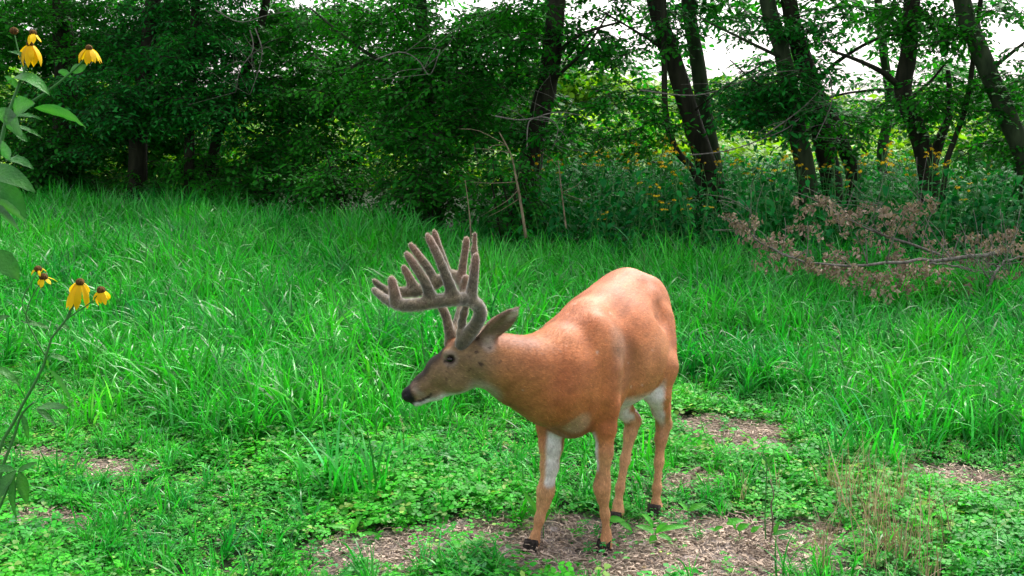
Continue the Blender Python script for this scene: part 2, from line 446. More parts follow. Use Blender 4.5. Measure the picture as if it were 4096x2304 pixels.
for k in range(4):
    mb = MB()
    for i in range(12):
        g = R(.4, 1.1)
        blade(mb, (R(-.04, .04), R(-.04, .04), 0), R(0, 6.28), R(.12, .34), R(.002, .005), R(0, .4), R(0, 1.2), 5, (g, g * .9, g * .75), 0, R(-1, 1))
    straw_src.append(src(mb, 'straw_source', M['straw']))

T_grass = make_scatter_tree('grass_nodes', grass_src)
T_clover = make_scatter_tree('clover_nodes', clover_src)
T_sa = make_scatter_tree('spray_nodes', spray_a)
T_sb = make_scatter_tree('blue_spray_nodes', spray_b)
T_sf = make_scatter_tree('far_spray_nodes', spray_far)
T_sm = make_scatter_tree('mid_spray_nodes', spray_mid)
T_weed = make_scatter_tree('weed_nodes', weed_src)
T_dead = make_scatter_tree('dead_nodes', dead_src)
T_chip = make_scatter_tree('litter_nodes', chip_src)
T_straw = make_scatter_tree('straw_nodes', straw_src)

def u(n, a=0., b=1.): return RS.uniform(a, b, n)
# depth of the far edge of the grass for each pixel column (direction)
EX = [-200, 0, 120, 250, 330, 420, 520, 620, 720, 860, 1024, 1250]
EY = [17, 16.2, 15.6, 15.0, 13.5, 12.0, 11.0, 10.4, 9.9, 9.5, 8.9, 8.2]
def edge(x, y): return np.interp(512 + F * x / np.maximum(y, .1), EX, EY)
# depth where tall grass begins
SX = [-200, 0, 100, 200, 300, 400, 470, 560, 700, 790, 830, 900, 1024, 1250]
SY = [6.6, 6.3, 5.6, 4.9, 4.75, 4.9, 5.4, 5.9, 6.0, 5.6, 5.0, 4.75, 4.8, 4.6]
def grass_start(x, y): return np.interp(512 + F * x / np.maximum(y, .1), SX, SY)

# ------------------------------------------------------------------ grass, clover, litter
def wedge(n, y0, y1, pad=1.2, k=.52):
    y = np.sqrt(u(n, y0 ** 2, y1 ** 2)); x = u(n, -1, 1) * (k * y + pad)
    return x, y
def upright(n, tilt=.15): return np.stack([RS.randn(n) * tilt, RS.randn(n) * tilt, u(n, 0, 6.283)], -1)
x, y = wedge(35000, 4.4, 17.5)
cl = .5 + .5 * np.sin(x * 2.1 + np.cos(y * 1.7) * 2) * np.cos(y * 2.6 + x)
g0 = grass_start(x, y); e = edge(x, y)
prob = np.clip((y - g0) / .35 + .5 * (cl - .5), 0, 1) * (y < e + .3) * (.45 + .55 * cl) * (1 - .8 * soil_mask(x, y))
k = u(len(x)) < prob
x, y, g0, cl = x[k], y[k], g0[k], cl[k]
h = np.clip(.68 + (y - g0) * .25, .6, 1.0 + .045 * np.clip(y - 7, 0, 9)) * (.75 + .4 * cl) * u(len(x), .75, 1.2)
scatter('grass', np.stack([x, y, gz(x, y) - .01], -1), upright(len(x)), np.stack([h * 1.05, h * 1.05, h], -1), T_grass, 6)['kind'] = 'stuff'

x, y = wedge(40000, 2.6, 8.5, pad=.9)
g0 = grass_start(x, y)
prob = (1 - soil_mask(x, y)) * np.clip(1.6 - (y - g0) * .5, .25, 1)
prob *= np.where(y < 8.5, 1, 0)
k = u(len(x)) < np.maximum(prob, .07)
x, y = x[k], y[k]
sc = u(len(x), .55, 1.12) * (1 + .35 * np.sin(x * 3 + y * 2.2))
scatter('clover', np.stack([x, y, gz(x, y)], -1), upright(len(x), .2), sc, T_clover, 6)['kind'] = 'stuff'

x, y = wedge(16000, 2.6, 6.5, pad=.5)
k = u(len(x)) < soil_mask(x, y) + .05
x, y = x[k], y[k]
scatter('leaf_litter', np.stack([x, y, gz(x, y) + .004], -1), upright(len(x), .12), u(len(x), .6, 1.3), T_chip, 5)['kind'] = 'stuff'

# sparse short grass through the clover
x, y = wedge(1900, 3.2, 6.6, pad=.6)
k = u(len(x)) > soil_mask(x, y) * .95
x, y = x[k], y[k]
scatter('sparse_grass', np.stack([x, y, gz(x, y)], -1), upright(len(x), .3), u(len(x), .25, .5), T_grass, 6)['kind'] = 'stuff'

# ------------------------------------------------------------------ undergrowth
x, y = wedge(4200, 8.0, 21, pad=1.5)
e = edge(x, y); px = 512 + F * x / y
right = np.clip((px - 470) / 80, 0, 1)
k = (y > e - .1) & (y < e + 1.5 + 7 * right + 2.5) & (u(len(x)) < np.where(right > .5, 1, .75))
x, y, px, e, right = x[k], y[k], px[k], e[k], right[k]
h = (.55 + .45 * right) * u(len(x), .6, 1.1) * np.clip(.5 + (y - e) * .6, .5, 1.08)
scatter('undergrowth', np.stack([x, y, gz(x, y) - .02], -1), upright(len(x), .16), np.stack([h * 1.05, h * 1.05, h], -1), T_weed, 5)['kind'] = 'stuff'
# dry stalks along the edge
x, y = wedge(900, 8.0, 17, pad=1.); e = edge(x, y); px = 512 + F * x / y
k = (np.abs(y - e - .1) < .4) & (px > 300); x, y = x[k], y[k]
scatter('dry_grass', np.stack([x, y, gz(x, y)], -1), upright(len(x), .2), u(len(x), .9, 1.7), T_straw, 4)['kind'] = 'stuff'

# far sunlit thicket and hedge line
def thicket(name, n, y0, y1, hfun, tree_, ns, s0, s1, kx=.62):
    y = u(n, y0, y1); x = u(n, -1, 1) * (kx * y + 4)
    hm = hfun(x, y); z = hm * u(n) ** .8
    o = scatter(name, np.stack([x, y, z], -1), np.stack([u(n, -.5, .5), u(n, -.5, .5), u(n, 0, 6.28)], -1), u(n, s0, s1), tree_, ns)
    o['kind'] = 'stuff'; return o
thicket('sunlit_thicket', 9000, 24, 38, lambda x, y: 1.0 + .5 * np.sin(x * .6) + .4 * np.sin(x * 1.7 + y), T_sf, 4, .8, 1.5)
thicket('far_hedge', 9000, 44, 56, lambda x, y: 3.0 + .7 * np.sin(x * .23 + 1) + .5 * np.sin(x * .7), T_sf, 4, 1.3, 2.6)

# ------------------------------------------------------------------ trees
def trunk_path(pts, d, base_extra=True):
    """pts in pixels from top to base; extended to the ground"""
    P = [W(a, b, d) for a, b in pts]
    return P
ALLCROWN = []
def crown_points(blobs, n_per, seedj=1.0):
    """blobs: (px,py,d,rx_px,ry_px,weight) turned into clumpy points in world ellipsoids"""
    pts = []
    for (bx, by, d, rx, ry, wgt) in blobs:
        c = W(bx, by, d); s = d / F; n = int(n_per * wgt * rx * ry * s * s)
        rx_, ry_, rd = rx * s, ry * s, min(1.4, .5 * (rx + ry) * s * .8)
        nc = max(3, n // 16)
        cc = RS.randn(nc, 3); cc /= np.linalg.norm(cc, axis=1)[:, None]; cc *= (u(nc) ** .45)[:, None]
        cc = c + cc * [rx_, rd, ry_]
        j = RS.randint(0, nc, n)
        pts.append(cc[j] + RS.randn(n, 3) * [.22, .22, .10])
    return np.concatenate(pts)
def tree(name, label, cat, trunk, width, d, bark, blobs, T_, ns, branches=(), n_per=260, extra_high=True, spr=(.8, 1.3), high=(3, 8), hw=1.6, hn=450, group=None):
    P = [W(a, b, dd if (dd := d) else d) for a, b in trunk]
    base = P[-1].copy(); foot = np.array([base[0] + (P[-1][0] - P[-2][0]) * .25, d, 0.0])
    top = P[0]
    up = P[0] - P[1]; up /= np.linalg.norm(up) + 1e-9; up[2] = abs(up[2])
    hi = top + up * 1.4 + np.array([0, 0, .8]); hi2 = hi + np.array([RS.randn() * .3, RS.randn() * .3, 2.2])
    root = empty(name, foot); tag(root, label, cat, group)
    path = smooth_path([hi2, hi] + P + [foot + np.array([0, 0, -.1])], 26)
    n = len(path); rr = width * d / F / 2
    zz = path[:, 2]; rad = rr * np.interp(zz, [0, .25, 2, 4, 7], [1.6, 1.25, 1.0, .8, .35])
    mb = MB(); tube(mb, path, rad, 12, None, 0, .10)
    mb.build('trunk', M[bark], root)
    for br in branches:
        bp_, w0 = br; mb = MB(); Q = smooth_path([W(a, b, dd) for a, b, dd in bp_], 12)
        tube(mb, Q, np.linspace(w0, w0 * .35, 12) * d / F / 2, 7, None, 0, .12); mb.build('branch', M[bark], root)
    pts = []
    if blobs: pts.append(crown_points(blobs, n_per))
    if extra_high:
        c = np.array([hi2[0], d, 0]); nn = hn
        q = RS.randn(nn, 3); q /= np.linalg.norm(q, axis=1)[:, None]; q *= (u(nn) ** .4)[:, None]
        q = q * [hw, hw, (high[1] - high[0]) / 2] + [hi[0], d + .3, (high[0] + high[1]) / 2]
        pts.append(q)
    pts = np.concatenate(pts)
    n = len(pts)
    rot = np.stack([u(n, -.5, .5), u(n, -.3, .6), u(n, 0, 6.28)], -1)
    o = scatter('crown', pts, rot, u(n, *spr), T_, ns, root); o['kind'] = 'stuff'
    return root

DL = 16.5   # left tree wall
tree('leafy_tree', 'dense dark green tree filling the top left corner', 'tree', [(60, 0), (66, 90), (62, 185)], 22, 17.5, 'bark',
     [(20, 30, 17, 90, 60, 1), (60, 110, 16.6, 80, 45, .9), (110, 40, 17, 70, 50, 1), (20, 150, 16.4, 60, 35, .7)], T_sa, 4)
tree('leafy_tree', 'broad bush-like tree hanging low over a thick dark trunk', 'tree', [(150, 30), (140, 110), (137, 183)], 16, 16.6, 'bark',
     [(125, 85, 15.8, 55, 38, 1.3), (165, 105, 15.6, 55, 28, 1.2), (110, 130, 16, 40, 22, .8), (150, 40, 16.6, 70, 40, .8)], T_sb, 4)
tree('leafy_tree', 'slim upright tree trunk under blue green leaves left of centre', 'tree', [(195, 20), (190, 110), (189, 178)], 9, 16.2, 'bark',
     [(215, 60, 16.2, 60, 50, 1.1), (240, 110, 15.8, 55, 30, .8), (205, 12, 16.4, 60, 25, .9)], T_sb, 4)
tree('leafy_tree', 'leaning dark tree forking above the small bright opening at left', 'tree', [(262, 20), (240, 85), (220, 130), (208, 180)], 9, 17, 'bark',
     [(285, 40, 16.4, 60, 45, 1), (300, 95, 15.6, 60, 32, 1), (350, 60, 16, 60, 40, .8), (280, 150, 15.5, 60, 22, .6)], T_sa, 4,
     branches=[([(232, 110, 17), (245, 128, 16.8), (262, 140, 16.6)], 4)])
tree('leafy_tree', 'large tree with drooping leafy boughs behind the antlers', 'tree', [(420, 0), (424, 60), (430, 120), (432, 170)], 15, 14.5, 'bark_g',
     [(395, 95, 13.6, 65, 40, 1.3), (450, 80, 13.4, 65, 50, 1.5), (430, 20, 14, 80, 45, 1.3), (470, 125, 13.2, 55, 28, 1.4), (380, 140, 13.6, 55, 22, .9), (345, 15, 14.4, 60, 30, .9)], T_sa, 4,
     branches=[([(425, 60, 14.5), (460, 35, 14), (500, 15, 13.8)], 7), ([(426, 80, 14.5), (370, 55, 14), (310, 8, 14)], 5), ([(340, 75, 14.2), (375, 60, 14.4), (425, 88, 14.5)], 4)])
tree('leafy_tree', 'thick black trunk with leaves hanging around it near the middle', 'tree', [(556, 0), (553, 40), (548, 80), (536, 130), (530, 175)], 20, 13.6, 'bark',
     [(520, 70, 13, 45, 50, 1.1), (575, 30, 13.4, 50, 30, .6), (555, 125, 12.8, 55, 22, 1.0), (600, 130, 12.8, 45, 18, .7), (500, 15, 13.4, 45, 25, 1)], T_sa, 4,
     branches=[([(550, 60, 13.6), (580, 35, 13.4), (620, 22, 13.2)], 5), ([(548, 85, 13.6), (575, 60, 13.3), (592, 40, 13.2), (610, 10, 13)], 4)])
tree('leafy_tree', 'dark leaning trunk with a wide base right of centre', 'tree', [(655, 0), (675, 65), (693, 125), (711, 185)], 18, 13.8, 'bark',
     [(640, 70, 13.2, 50, 30, .5), (640, 15, 13.6, 60, 25, .5), (610, 100, 13, 45, 18, .5), (660, 135, 12.6, 50, 22, .7)], T_sa, 4,
     branches=[([(676, 60, 13.8), (650, 40, 13.4), (600, 10, 13)], 4), ([(690, 115, 13.8), (720, 90, 13.4), (770, 60, 13)], 3)])
tree('leafy_tree', 'lighter straight trunk directly behind the dark leaning trunk', 'tree', [(688, 0), (697, 60), (706, 120), (716, 185)], 15, 14.8, 'bark_g',
     [(700, 20, 14.4, 50, 25, .45), (745, 95, 13.4, 55, 20, 1.1), (760, 120, 13.2, 55, 20, .8)], T_sb, 4)
tree('thin_tree', 'thin bent sapling curving into the foot of a leaning trunk', 'tree', [(664, 60), (666, 115), (676, 150), (697, 180)], 6, 13.4, 'bark', [(665, 40, 13.3, 25, 20, .5)], T_sa, 4, extra_high=False)
tree('leafy_tree', 'left stem of the twin trunks standing close together on the right', 'tree', [(767, 0), (779, 40), (790, 90), (799, 140), (808, 188)], 17, 13.2, 'bark_g',
     [(800, 65, 12.8, 32, 40, 1.3), (740, 15, 13, 40, 20, .35), (765, 100, 12.6, 45, 20, .9), (820, 20, 12.9, 40, 18, .7)], T_sb, 4,
     branches=[([(786, 60, 13.2), (745, 40, 12.8), (700, 18, 12.6)], 4), ([(793, 100, 13.2), (760, 85, 12.8), (730, 60, 12.4)], 3)])
tree('leafy_tree', 'right stem of the twin trunks leaning to the right', 'tree', [(789, 0), (800, 50), (813, 90), (822, 135), (832, 188)], 18, 13.5, 'bark',
     [(840, 120, 12.8, 40, 28, .6), (855, 6, 13, 50, 14, .6), (900, 105, 14, 50, 18, .6)], T_sa, 4,
     branches=[([(812, 85, 13.5), (840, 60, 13.2), (880, 38, 13), (930, 30, 13)], 5), ([(818, 100, 13.5), (855, 92, 13), (905, 88, 12.8)], 3)])
tree('thin_tree', 'slanting trunk between the twin trunks and the forked tree', 'tree', [(815, 85), (830, 115), (842, 145), (853, 175)], 13, 14, 'bark', [(850, 130, 13.6, 30, 25, .5)], T_sa, 4, extra_high=False)
tree('thin_tree', 'pale green mossy stem standing far back between trunks', 'tree', [(878, 0), (884, 55), (890, 105), (882, 150), (884, 185)], 9, 17, 'bark_g', [(885, 60, 16.6, 30, 30, .3)], T_sa, 4, hn=80)
tree('leafy_tree', 'forked tree with a crooked elbow and twin upper limbs', 'tree', [(912, 0), (909, 50), (903, 92), (917, 130), (930, 185)], 17, 12.8, 'bark',
     [(930, 45, 12.4, 50, 30, 1.2), (950, 90, 12.2, 45, 28, 1), (915, 8, 12.6, 55, 16, .9), (880, 110, 12.6, 40, 18, .6)], T_sa, 4,
     branches=[([(903, 92, 12.8), (887, 75, 12.6), (862, 62, 12.4), (830, 50, 12.2)], 7), ([(911, 98, 12.8), (930, 82, 12.8), (948, 60, 12.8)], 5), ([(928, 180, 12.8), (940, 140, 12.9), (950, 110, 13), (948, 70, 13)], 13)])
tree('thin_tree', 'very thin black crooked stem left of the big leaning right trunk', 'tree', [(975, 45), (966, 105), (955, 138), (945, 172)], 5, 12.4, 'bark', [(960, 110, 12.4, 30, 25, .5)], T_sa, 4, extra_high=False)
tree('leafy_tree', 'stout mossy trunk slanting down to the right edge', 'tree', [(962, 0), (974, 36), (990, 76), (1010, 122), (1030, 180)], 18, 12.2, 'bark_g',
     [(1010, 115, 12.6, 40, 25, .9), (1005, 10, 11.8, 40, 12, .4), (1000, 60, 12, 20, 12, .3), (980, 145, 12.8, 50, 20, .6)], T_sa, 4,
     branches=[([(975, 38, 12.2), (950, 40, 12), (900, 48, 12)], 3), ([(990, 70, 12.2), (1040, 30, 12)], 5)])
tree('leafy_tree', 'leafy tree half cut off by the right edge', 'tree', [(1060, 0), (1062, 90), (1064, 185)], 18, 12, 'bark',
     [(1040, 70, 12, 40, 40, 1), (1040, 140, 12, 40, 30, 1)], T_sa, 4)
# saplings of the dim understorey, behind
thicket_pts = []
def dim(nm, blobs, T_, ns, n_per, kind='stuff', spr=(.8, 1.4)):
    p_ = crown_points(blobs, n_per); p_ = p_[p_[:, 2] > .05]; n = len(p_)
    o = scatter(nm, p_, np.stack([u(n, -.5, .5), u(n, -.3, .6), u(n, 0, 6.28)], -1), u(n, *spr), T_, ns); o['kind'] = kind; return o
dim('background_foliage', [(30, 40, 19, 90, 70, 1), (130, 30, 19.5, 90, 70, 1), (230, 40, 19, 90, 70, 1), (330, 45, 18, 90, 60, 1), (430, 50, 17, 80, 60, 1), (510, 70, 16, 55, 60, 1),
                           (30, 120, 18.5, 80, 50, 1.1), (110, 140, 18.5, 80, 50, 1.1), (185, 125, 19, 70, 35, .9), (270, 120, 18, 60, 40, .9), (345, 120, 17, 70, 45, 1.1), (440, 130, 15.5, 70, 40, 1.2), (520, 140, 15, 50, 35, 1),
                           (40, 172, 17.5, 80, 20, 1.4), (240, 172, 18, 60, 16, 1.2), (330, 165, 17, 60, 22, 1.2), (150, 100, 20, 60, 40, .8)], T_sm, 4, 150)
dim('woodland_foliage', [(600, 118, 17, 70, 26, .8), (690, 112, 18, 80, 20, .55), (780, 118, 18, 80, 20, .5), (870, 112, 18, 80, 20, .55), (950, 105, 18, 70, 30, .8), (1020, 115, 17, 60, 40, 1),
                         (650, 5, 17, 90, 20, .7), (720, 0, 15, 70, 16, .9), (850, -4, 14, 90, 18, 1.1), (980, -2, 14, 70, 16, 1.0), (700, 80, 19, 60, 20, .35), (880, 85, 19, 90, 12, .35), (790, 45, 17, 26, 40, .6), (930, 30, 16, 40, 40, .5), (845, 22, 17, 90, 14, .22), (600, 45, 18, 70, 55, .35), (955, 60, 18, 60, 50, .8), (780, 75, 19, 50, 14, .5), (660, 60, 18, 60, 30, .4), (540, 30, 18, 50, 40, .6)], T_sm, 4, 100)
# dark shrubs standing along the foot of the trees
for nm, lab, bl in [('shrub', 'dark rounded shrub in the gap beneath the left trees', [(60, 165, 16.8, 60, 24, 1)]),
                    ('shrub', 'low bush in front of the slim upright trunk', [(215, 172, 16.2, 45, 14, 1)]),
                    ('shrub', 'shadowy bush left of the drooping boughs', [(330, 172, 15, 50, 24, 1)]),
                    ('shrub', 'dark bush below the drooping boughs behind the antlers', [(425, 168, 13.6, 60, 28, 1.1)]),
                    ('shrub', 'dim bush around the foot of the thick black trunk', [(510, 190, 12.2, 40, 34, 1)]),
                    ('shrub', 'bush at the grass edge left of the leaning forked tree', [(165, 178, 16.4, 40, 18, 1)]),
                    ('shrub', 'bush filling the gap right of the leaning forked tree', [(270, 180, 15.4, 50, 22, 1)]),
                    ('shrub', 'spreading bush at the grass edge above the antler tips', [(345, 190, 14.2, 50, 26, 1)]),
                    ('shrub', 'ragged bush just left of the pale straight stem', [(430, 196, 12.9, 48, 30, 1)])]:
    b = bl[0]; c = W(b[0], b[1], b[2]); root = empty(nm, (c[0], c[1], 0)); tag(root, lab, 'shrub', 'shrubs along the foot of the trees')
    p_ = crown_points(bl, 420); p_ = p_[p_[:, 2] > .05]; n = len(p_)
    scatter('foliage', p_, np.stack([u(n, -.5, .5), u(n, -.3, .6), u(n, 0, 6.28)], -1), u(n, .8, 1.3), T_sa, 4, root)['kind'] = 'stuff'
    for q in range(5):
        mb = MB(); t_ = p_[RS.randint(n)]; b0 = np.array([c[0] + R(-.1, .1), c[1] + R(-.1, .1), 0])
        tube(mb, smooth_path([b0, (b0 + t_) / 2 + [0, 0, .15], t_], 7), np.linspace(.02, .005, 7), 5); mb.build('stem', M['bark'], root)

# ------------------------------------------------------------------ the deer: one blended body surface
class Field:
    def __init__(s, lo, hi, h):
        s.lo = np.array(lo, float); s.h = h
        s.n = np.ceil((np.array(hi) - s.lo) / h).astype(int) + 1
        s.d = np.full(s.n, 1.0, np.float32)
        s.ax = [s.lo[i] + h * np.arange(s.n[i]) for i in range(3)]
    def sub(s, lo, hi):
        a = np.clip(np.floor((lo - s.lo) / s.h).astype(int), 0, s.n - 1); b = np.clip(np.ceil((hi - s.lo) / s.h).astype(int) + 1, 1, s.n)
        sl = tuple(slice(a[i], b[i]) for i in range(3))
        X, Y, Z = np.meshgrid(*[s.ax[i][sl[i]] for i in range(3)], indexing='ij')
        return sl, np.stack([X, Y, Z], -1)
    def blend(s, sl, v, k):
        a = s.d[sl]; hh = np.clip(.5 + .5 * (a - v) / k, 0, 1)
        s.d[sl] = a * (1 - hh) + v * hh - k * hh * (1 - hh)
    def cone(s, a, b, ra, rb, k=.03):
        a = np.array(a, float); b = np.array(b, float); m = max(ra, rb) + k + .03
        sl, P = s.sub(np.minimum(a, b) - m, np.maximum(a, b) + m)
        ba = b - a; L2 = ba @ ba + 1e-12; t = np.clip(((P - a) @ ba) / L2, 0, 1)
        s.blend(sl, np.linalg.norm(P - a - t[..., None] * ba, axis=-1) - (ra + (rb - ra) * t), k)
    def chain(s, P, r, k=.03, n=None):
        for i in range(len(P) - 1): s.cone(P[i], P[i + 1], r[i], r[i + 1], k)
    def ell(s, c, r, ax=None, k=.04, cut=False):
        c = np.array(c, float); r = np.array(r, float); m = max(r) + k + .03
        sl, P = s.sub(c - m, c + m); Q = P - c
        if ax is not None: Q = Q @ np.array(ax, float).T
        k0 = np.linalg.norm(Q / r, axis=-1); k1 = np.linalg.norm(Q / (r * r), axis=-1) + 1e-9
        v = k0 * (k0 - 1) / k1
        if not cut: s.blend(sl, v, k)
        else:
            a = s.d[sl]; hh = np.clip(.5 - .5 * (a + v) / k, 0, 1); s.d[sl] = a * (1 - hh) - v * hh + k * hh * (1 - hh)
    def mesh(s):
        """surface nets"""
        D = s.d; ins = D < 0; n = s.n
        c8 = sum(ins[i:n[0] - 1 + i, j:n[1] - 1 + j, k:n[2] - 1 + k].astype(np.int8) for i in (0, 1) for j in (0, 1) for k in (0, 1))
        act = (c8 > 0) & (c8 < 8); ids = -np.ones(act.shape, np.int64); cells = np.argwhere(act); ids[act] = np.arange(len(cells))
        acc = np.zeros((len(cells), 3)); cnt = np.zeros(len(cells))
        for ax in range(3):
            for o1 in (0, 1):
                for o2 in (0, 1):
                    o = [0, 0, 0]; oth = [q for q in range(3) if q != ax]; o[oth[0]] = o1; o[oth[1]] = o2
                    A = cells + o; Bc = A.copy(); Bc[:, ax] += 1
                    da = D[tuple(A.T)]; db = D[tuple(Bc.T)]; cr = (da < 0) != (db < 0)
                    t = np.where(cr, da / (da - db + 1e-12), 0); pt = A.astype(float); pt[:, ax] += t
                    acc[cr] += pt[cr]; cnt[cr] += 1
        V = s.lo + s.h * acc / cnt[:, None]; Q = []
        for ax in range(3):
            oth = [(ax + 1) % 3, (ax + 2) % 3]
            A = [slice(0, n[i]) for i in range(3)]; A[ax] = slice(0, n[ax] - 1); Bs = list(A); Bs[ax] = slice(1, n[ax])
            ia = ins[tuple(A)]; ib = ins[tuple(Bs)]; e = np.argwhere(ia != ib)
            e = e[(e[:, oth[0]] > 0) & (e[:, oth[1]] > 0) & (e[:, oth[0]] < n[oth[0]] - 1) & (e[:, oth[1]] < n[oth[1]] - 1)]
            st = ia[tuple(e.T)]
            def cid(d0, d1):
                q = e.copy(); q[:, oth[0]] -= d0; q[:, oth[1]] -= d1; return ids[tuple(q.T)]
            q = np.stack([cid(1, 1), cid(0, 1), cid(0, 0), cid(1, 0)], 1)
            q[~st] = q[~st][:, ::-1]; Q.append(q)
        return V, np.concatenate(Q).astype(np.int32)

TH = math.radians(23.5)
fw = np.array([-math.sin(TH), -math.cos(TH), 0]); lf = np.array([math.cos(TH), -math.sin(TH), 0]); upv = np.array([0, 0, 1.])
O = np.array([.358, 4.06, 0.])
def D3(x, y, z): return O + fw * x + lf * y + upv * z
AX = np.stack([fw, lf, upv])                       # rows: local axes
def tilt(a):                                         # local axes pitched by a about the side axis
    ca, sa = math.cos(a), math.sin(a)
    return np.stack([fw * ca + upv * sa, lf, -fw * sa + upv * ca])
fd = Field((-.52, 3.30, -.02), (.82, 4.72, 1.06), .006)
# trunk of the body
fd.ell(D3(-.33, 0, .785), (.20, .155, .185), AX, .05)
fd.ell(D3(-.22, 0, .80), (.20, .150, .165), AX, .05)
fd.ell(D3(-.05, 0, .735), (.28, .190, .205), AX, .06)
fd.ell(D3(-.06, 0, .675), (.29, .240, .222), AX, .06)
fd.ell(D3(.20, 0, .690), (.20, .145, .225), AX, .06)
fd.ell(D3(.34, 0, .608), (.15, .120, .170), AX, .06)
fd.cone(D3(.22, .0, .86), D3(-.30, 0, .90), .055, .065, .06)
for s_ in (1, -1):
    fd.ell(D3(.27, s_ * (.066 if s_ > 0 else .095), .70 if s_ > 0 else .665), (.105, .075, .205 if s_ > 0 else .185), tilt(-.25), .05)
    fd.ell(D3(-.35, s_ * .085, .74), (.165, .088, .20), tilt(.15), .04)
# neck and throat
nb = [D3(.28, 0, .74), W(552, 371, 3.66), W(524, 370, 3.58), W(499, 364, 3.53), W(483, 358, 3.51)]
fd.chain(nb, [.140, .130, .106, .088, .078], .05)
fd.chain([D3(.34, -.02, .62), W(548, 392, 3.62), W(515, 385, 3.56)], [.13, .11, .07], .05)
fd.chain([D3(.20, 0, .84), W(556, 350, 3.68), W(528, 361, 3.6), W(500, 353, 3.54)], [.070, .070, .055, .05], .05)
# head
DH = 3.52
fd.cone(W(476, 353, DH), W(462, 358, DH), .058, .060, .03)
fd.cone(W(474, 371, DH), W(458, 376, DH), .050, .050, .03)
fd.cone(W(462, 357, DH), W(441, 369, DH - .005), .058, .048, .03)
fd.cone(W(441, 371, DH - .005), W(424, 384, DH - .01), .044, .034, .025)
fd.cone(W(424, 384, DH - .01), W(411, 393.5, DH - .015), .034, .027, .02)
fd.cone(W(460, 380, DH), W(436, 392, DH - .005), .040, .026, .03)
fd.cone(W(436, 392, DH - .005), W(416, 402, DH - .015), .026, .016, .015)
fd.ell(W(407.5, 395, DH - .015), (.020, .026, .022), None, .012)
for s_ in (-1, 1):
    fd.ell(W(449, 353, DH + s_ * .046), (.022, .016, .012), None, .02)       # brow
    fd.ell(W(456, 378, DH + s_ * .034), (.045, .025, .04), None, .03)
    fd.ell(W(413, 392, DH - .015 + s_ * .016), (.016, .012, .014), None, .01)
    fd.ell(W(450.3, 359.2, DH + s_ * .062), (.0135, .012, .0105), None, .008, cut=True)   # eye socket
    fd.ell(W(405, 394.3, DH - .02 + s_ * .016), (.005, .007, .004), None, .005, cut=True)  # nostril
    fd.cone(W(411, 403, DH + s_ * .03), W(429.5, 397.5, DH + s_ * .042), .002, .0035, .002) if False else None
# pedicles
fd.cone(W(463, 352, DH - .025), W(462, 343, DH - .040), .030, .024, .02)
fd.cone(W(460, 350, DH + .030), W(452, 342, DH + .045), .028, .023, .02)
# ears
def ear(base, tip, front, wid):
    base = np.array(base); tip = np.array(tip); ax = tip - base; L_ = np.linalg.norm(ax); ax /= L_
    fr = np.array(front, float); fr -= ax * (fr @ ax); fr /= np.linalg.norm(fr); sd_ = np.cross(ax, fr)
    A = np.stack([ax, sd_, fr]); mid = base + ax * L_ * .52
    fd.cone(base - ax * .03, base + ax * .02, .026, .024, .02)
    fd.ell(mid - ax * L_ * .06, (L_ * .46, wid, .016), A, .015)
    fd.cone(base + ax * L_ * .50, tip, .024, .002, .012)
    fd.ell(mid + fr * .013 + ax * L_ * .03, (L_ * .36, wid * .68, .012), A, .006, cut=True)
ear(W(482, 341, DH - .045), W(520, 306, DH - .095), (.45, -.85, -.35), .040)
ear(W(481, 338, DH + .055), W(512, 312, DH + .16), (-.2, -.6, -.1), .030)
# legs
def leg(P, r, k=.022):
    P = [np.array(p_) for p_ in P]; fd.chain(P, r, k)
# left fore
leg([W(597, 372, 3.76), W(602, 405, 3.74), W(604.5, 428, 3.72), W(604.5, 452, 3.71), W(603, 478, 3.71), W(602, 487, 3.71), W(603, 497, 3.71), W(605, 514, 3.72), W(606.5, 534, 3.72), W(606, 543, 3.715), W(604.5, 551, 3.70)],
    [.088, .062, .040, .029, .0225, .0285, .0205, .0150, .0145, .0195, .017])
fd.ell(W(601, 489, 3.695), (.020, .02, .030), None, .015)
# right fore
leg([W(552, 402, 3.80), W(552, 425, 3.79), W(551, 445, 3.77), W(549.5, 466, 3.76), W(547, 484, 3.75), W(545.5, 492, 3.75), W(543.5, 503, 3.75), W(539.5, 519, 3.74), W(535, 537, 3.73), W(533, 546, 3.72), W(531, 553, 3.70)],
    [.080, .056, .042, .032, .025, .0295, .0215, .0160, .015, .0195, .017])
# left hind
leg([D3(-.30, .09, .74), W(655, 368, 4.12), W(657, 392, 4.10), W(661, 410, 4.15), W(664, 424, 4.20), W(661, 438, 4.18), W(659, 462, 4.15), W(657, 488, 4.12), W(656, 503, 4.11), W(656.5, 509, 4.10), W(656, 517, 4.07)],
    [.125, .088, .052, .034, .0295, .0225, .0165, .0150, .0155, .0205, .0165], .024)
fd.cone(W(668, 398, 4.24), W(667, 424, 4.235), .014, .016, .02)
# right hind
leg([D3(-.30, -.09, .72), W(611, 378, 4.10), W(612, 396, 4.06), W(624, 410, 4.12), W(633, 421, 4.17), W(630, 434, 4.15), W(625, 460, 4.10), W(620, 488, 4.06), W(618, 504, 4.04), W(618, 512, 4.03), W(616, 521, 3.99)],
    [.12, .078, .052, .036, .030, .0235, .0175, .0155, .0155, .0210, .017], .022)
fd.cone(W(625, 400, 4.2), W(636.5, 417, 4.205), .014, .017, .018)
# tail
fd.chain([D3(-.50, 0, .86), D3(-.545, 0, .78), D3(-.545, 0, .66), D3(-.53, 0, .60)], [.03, .034, .03, .012], .02)
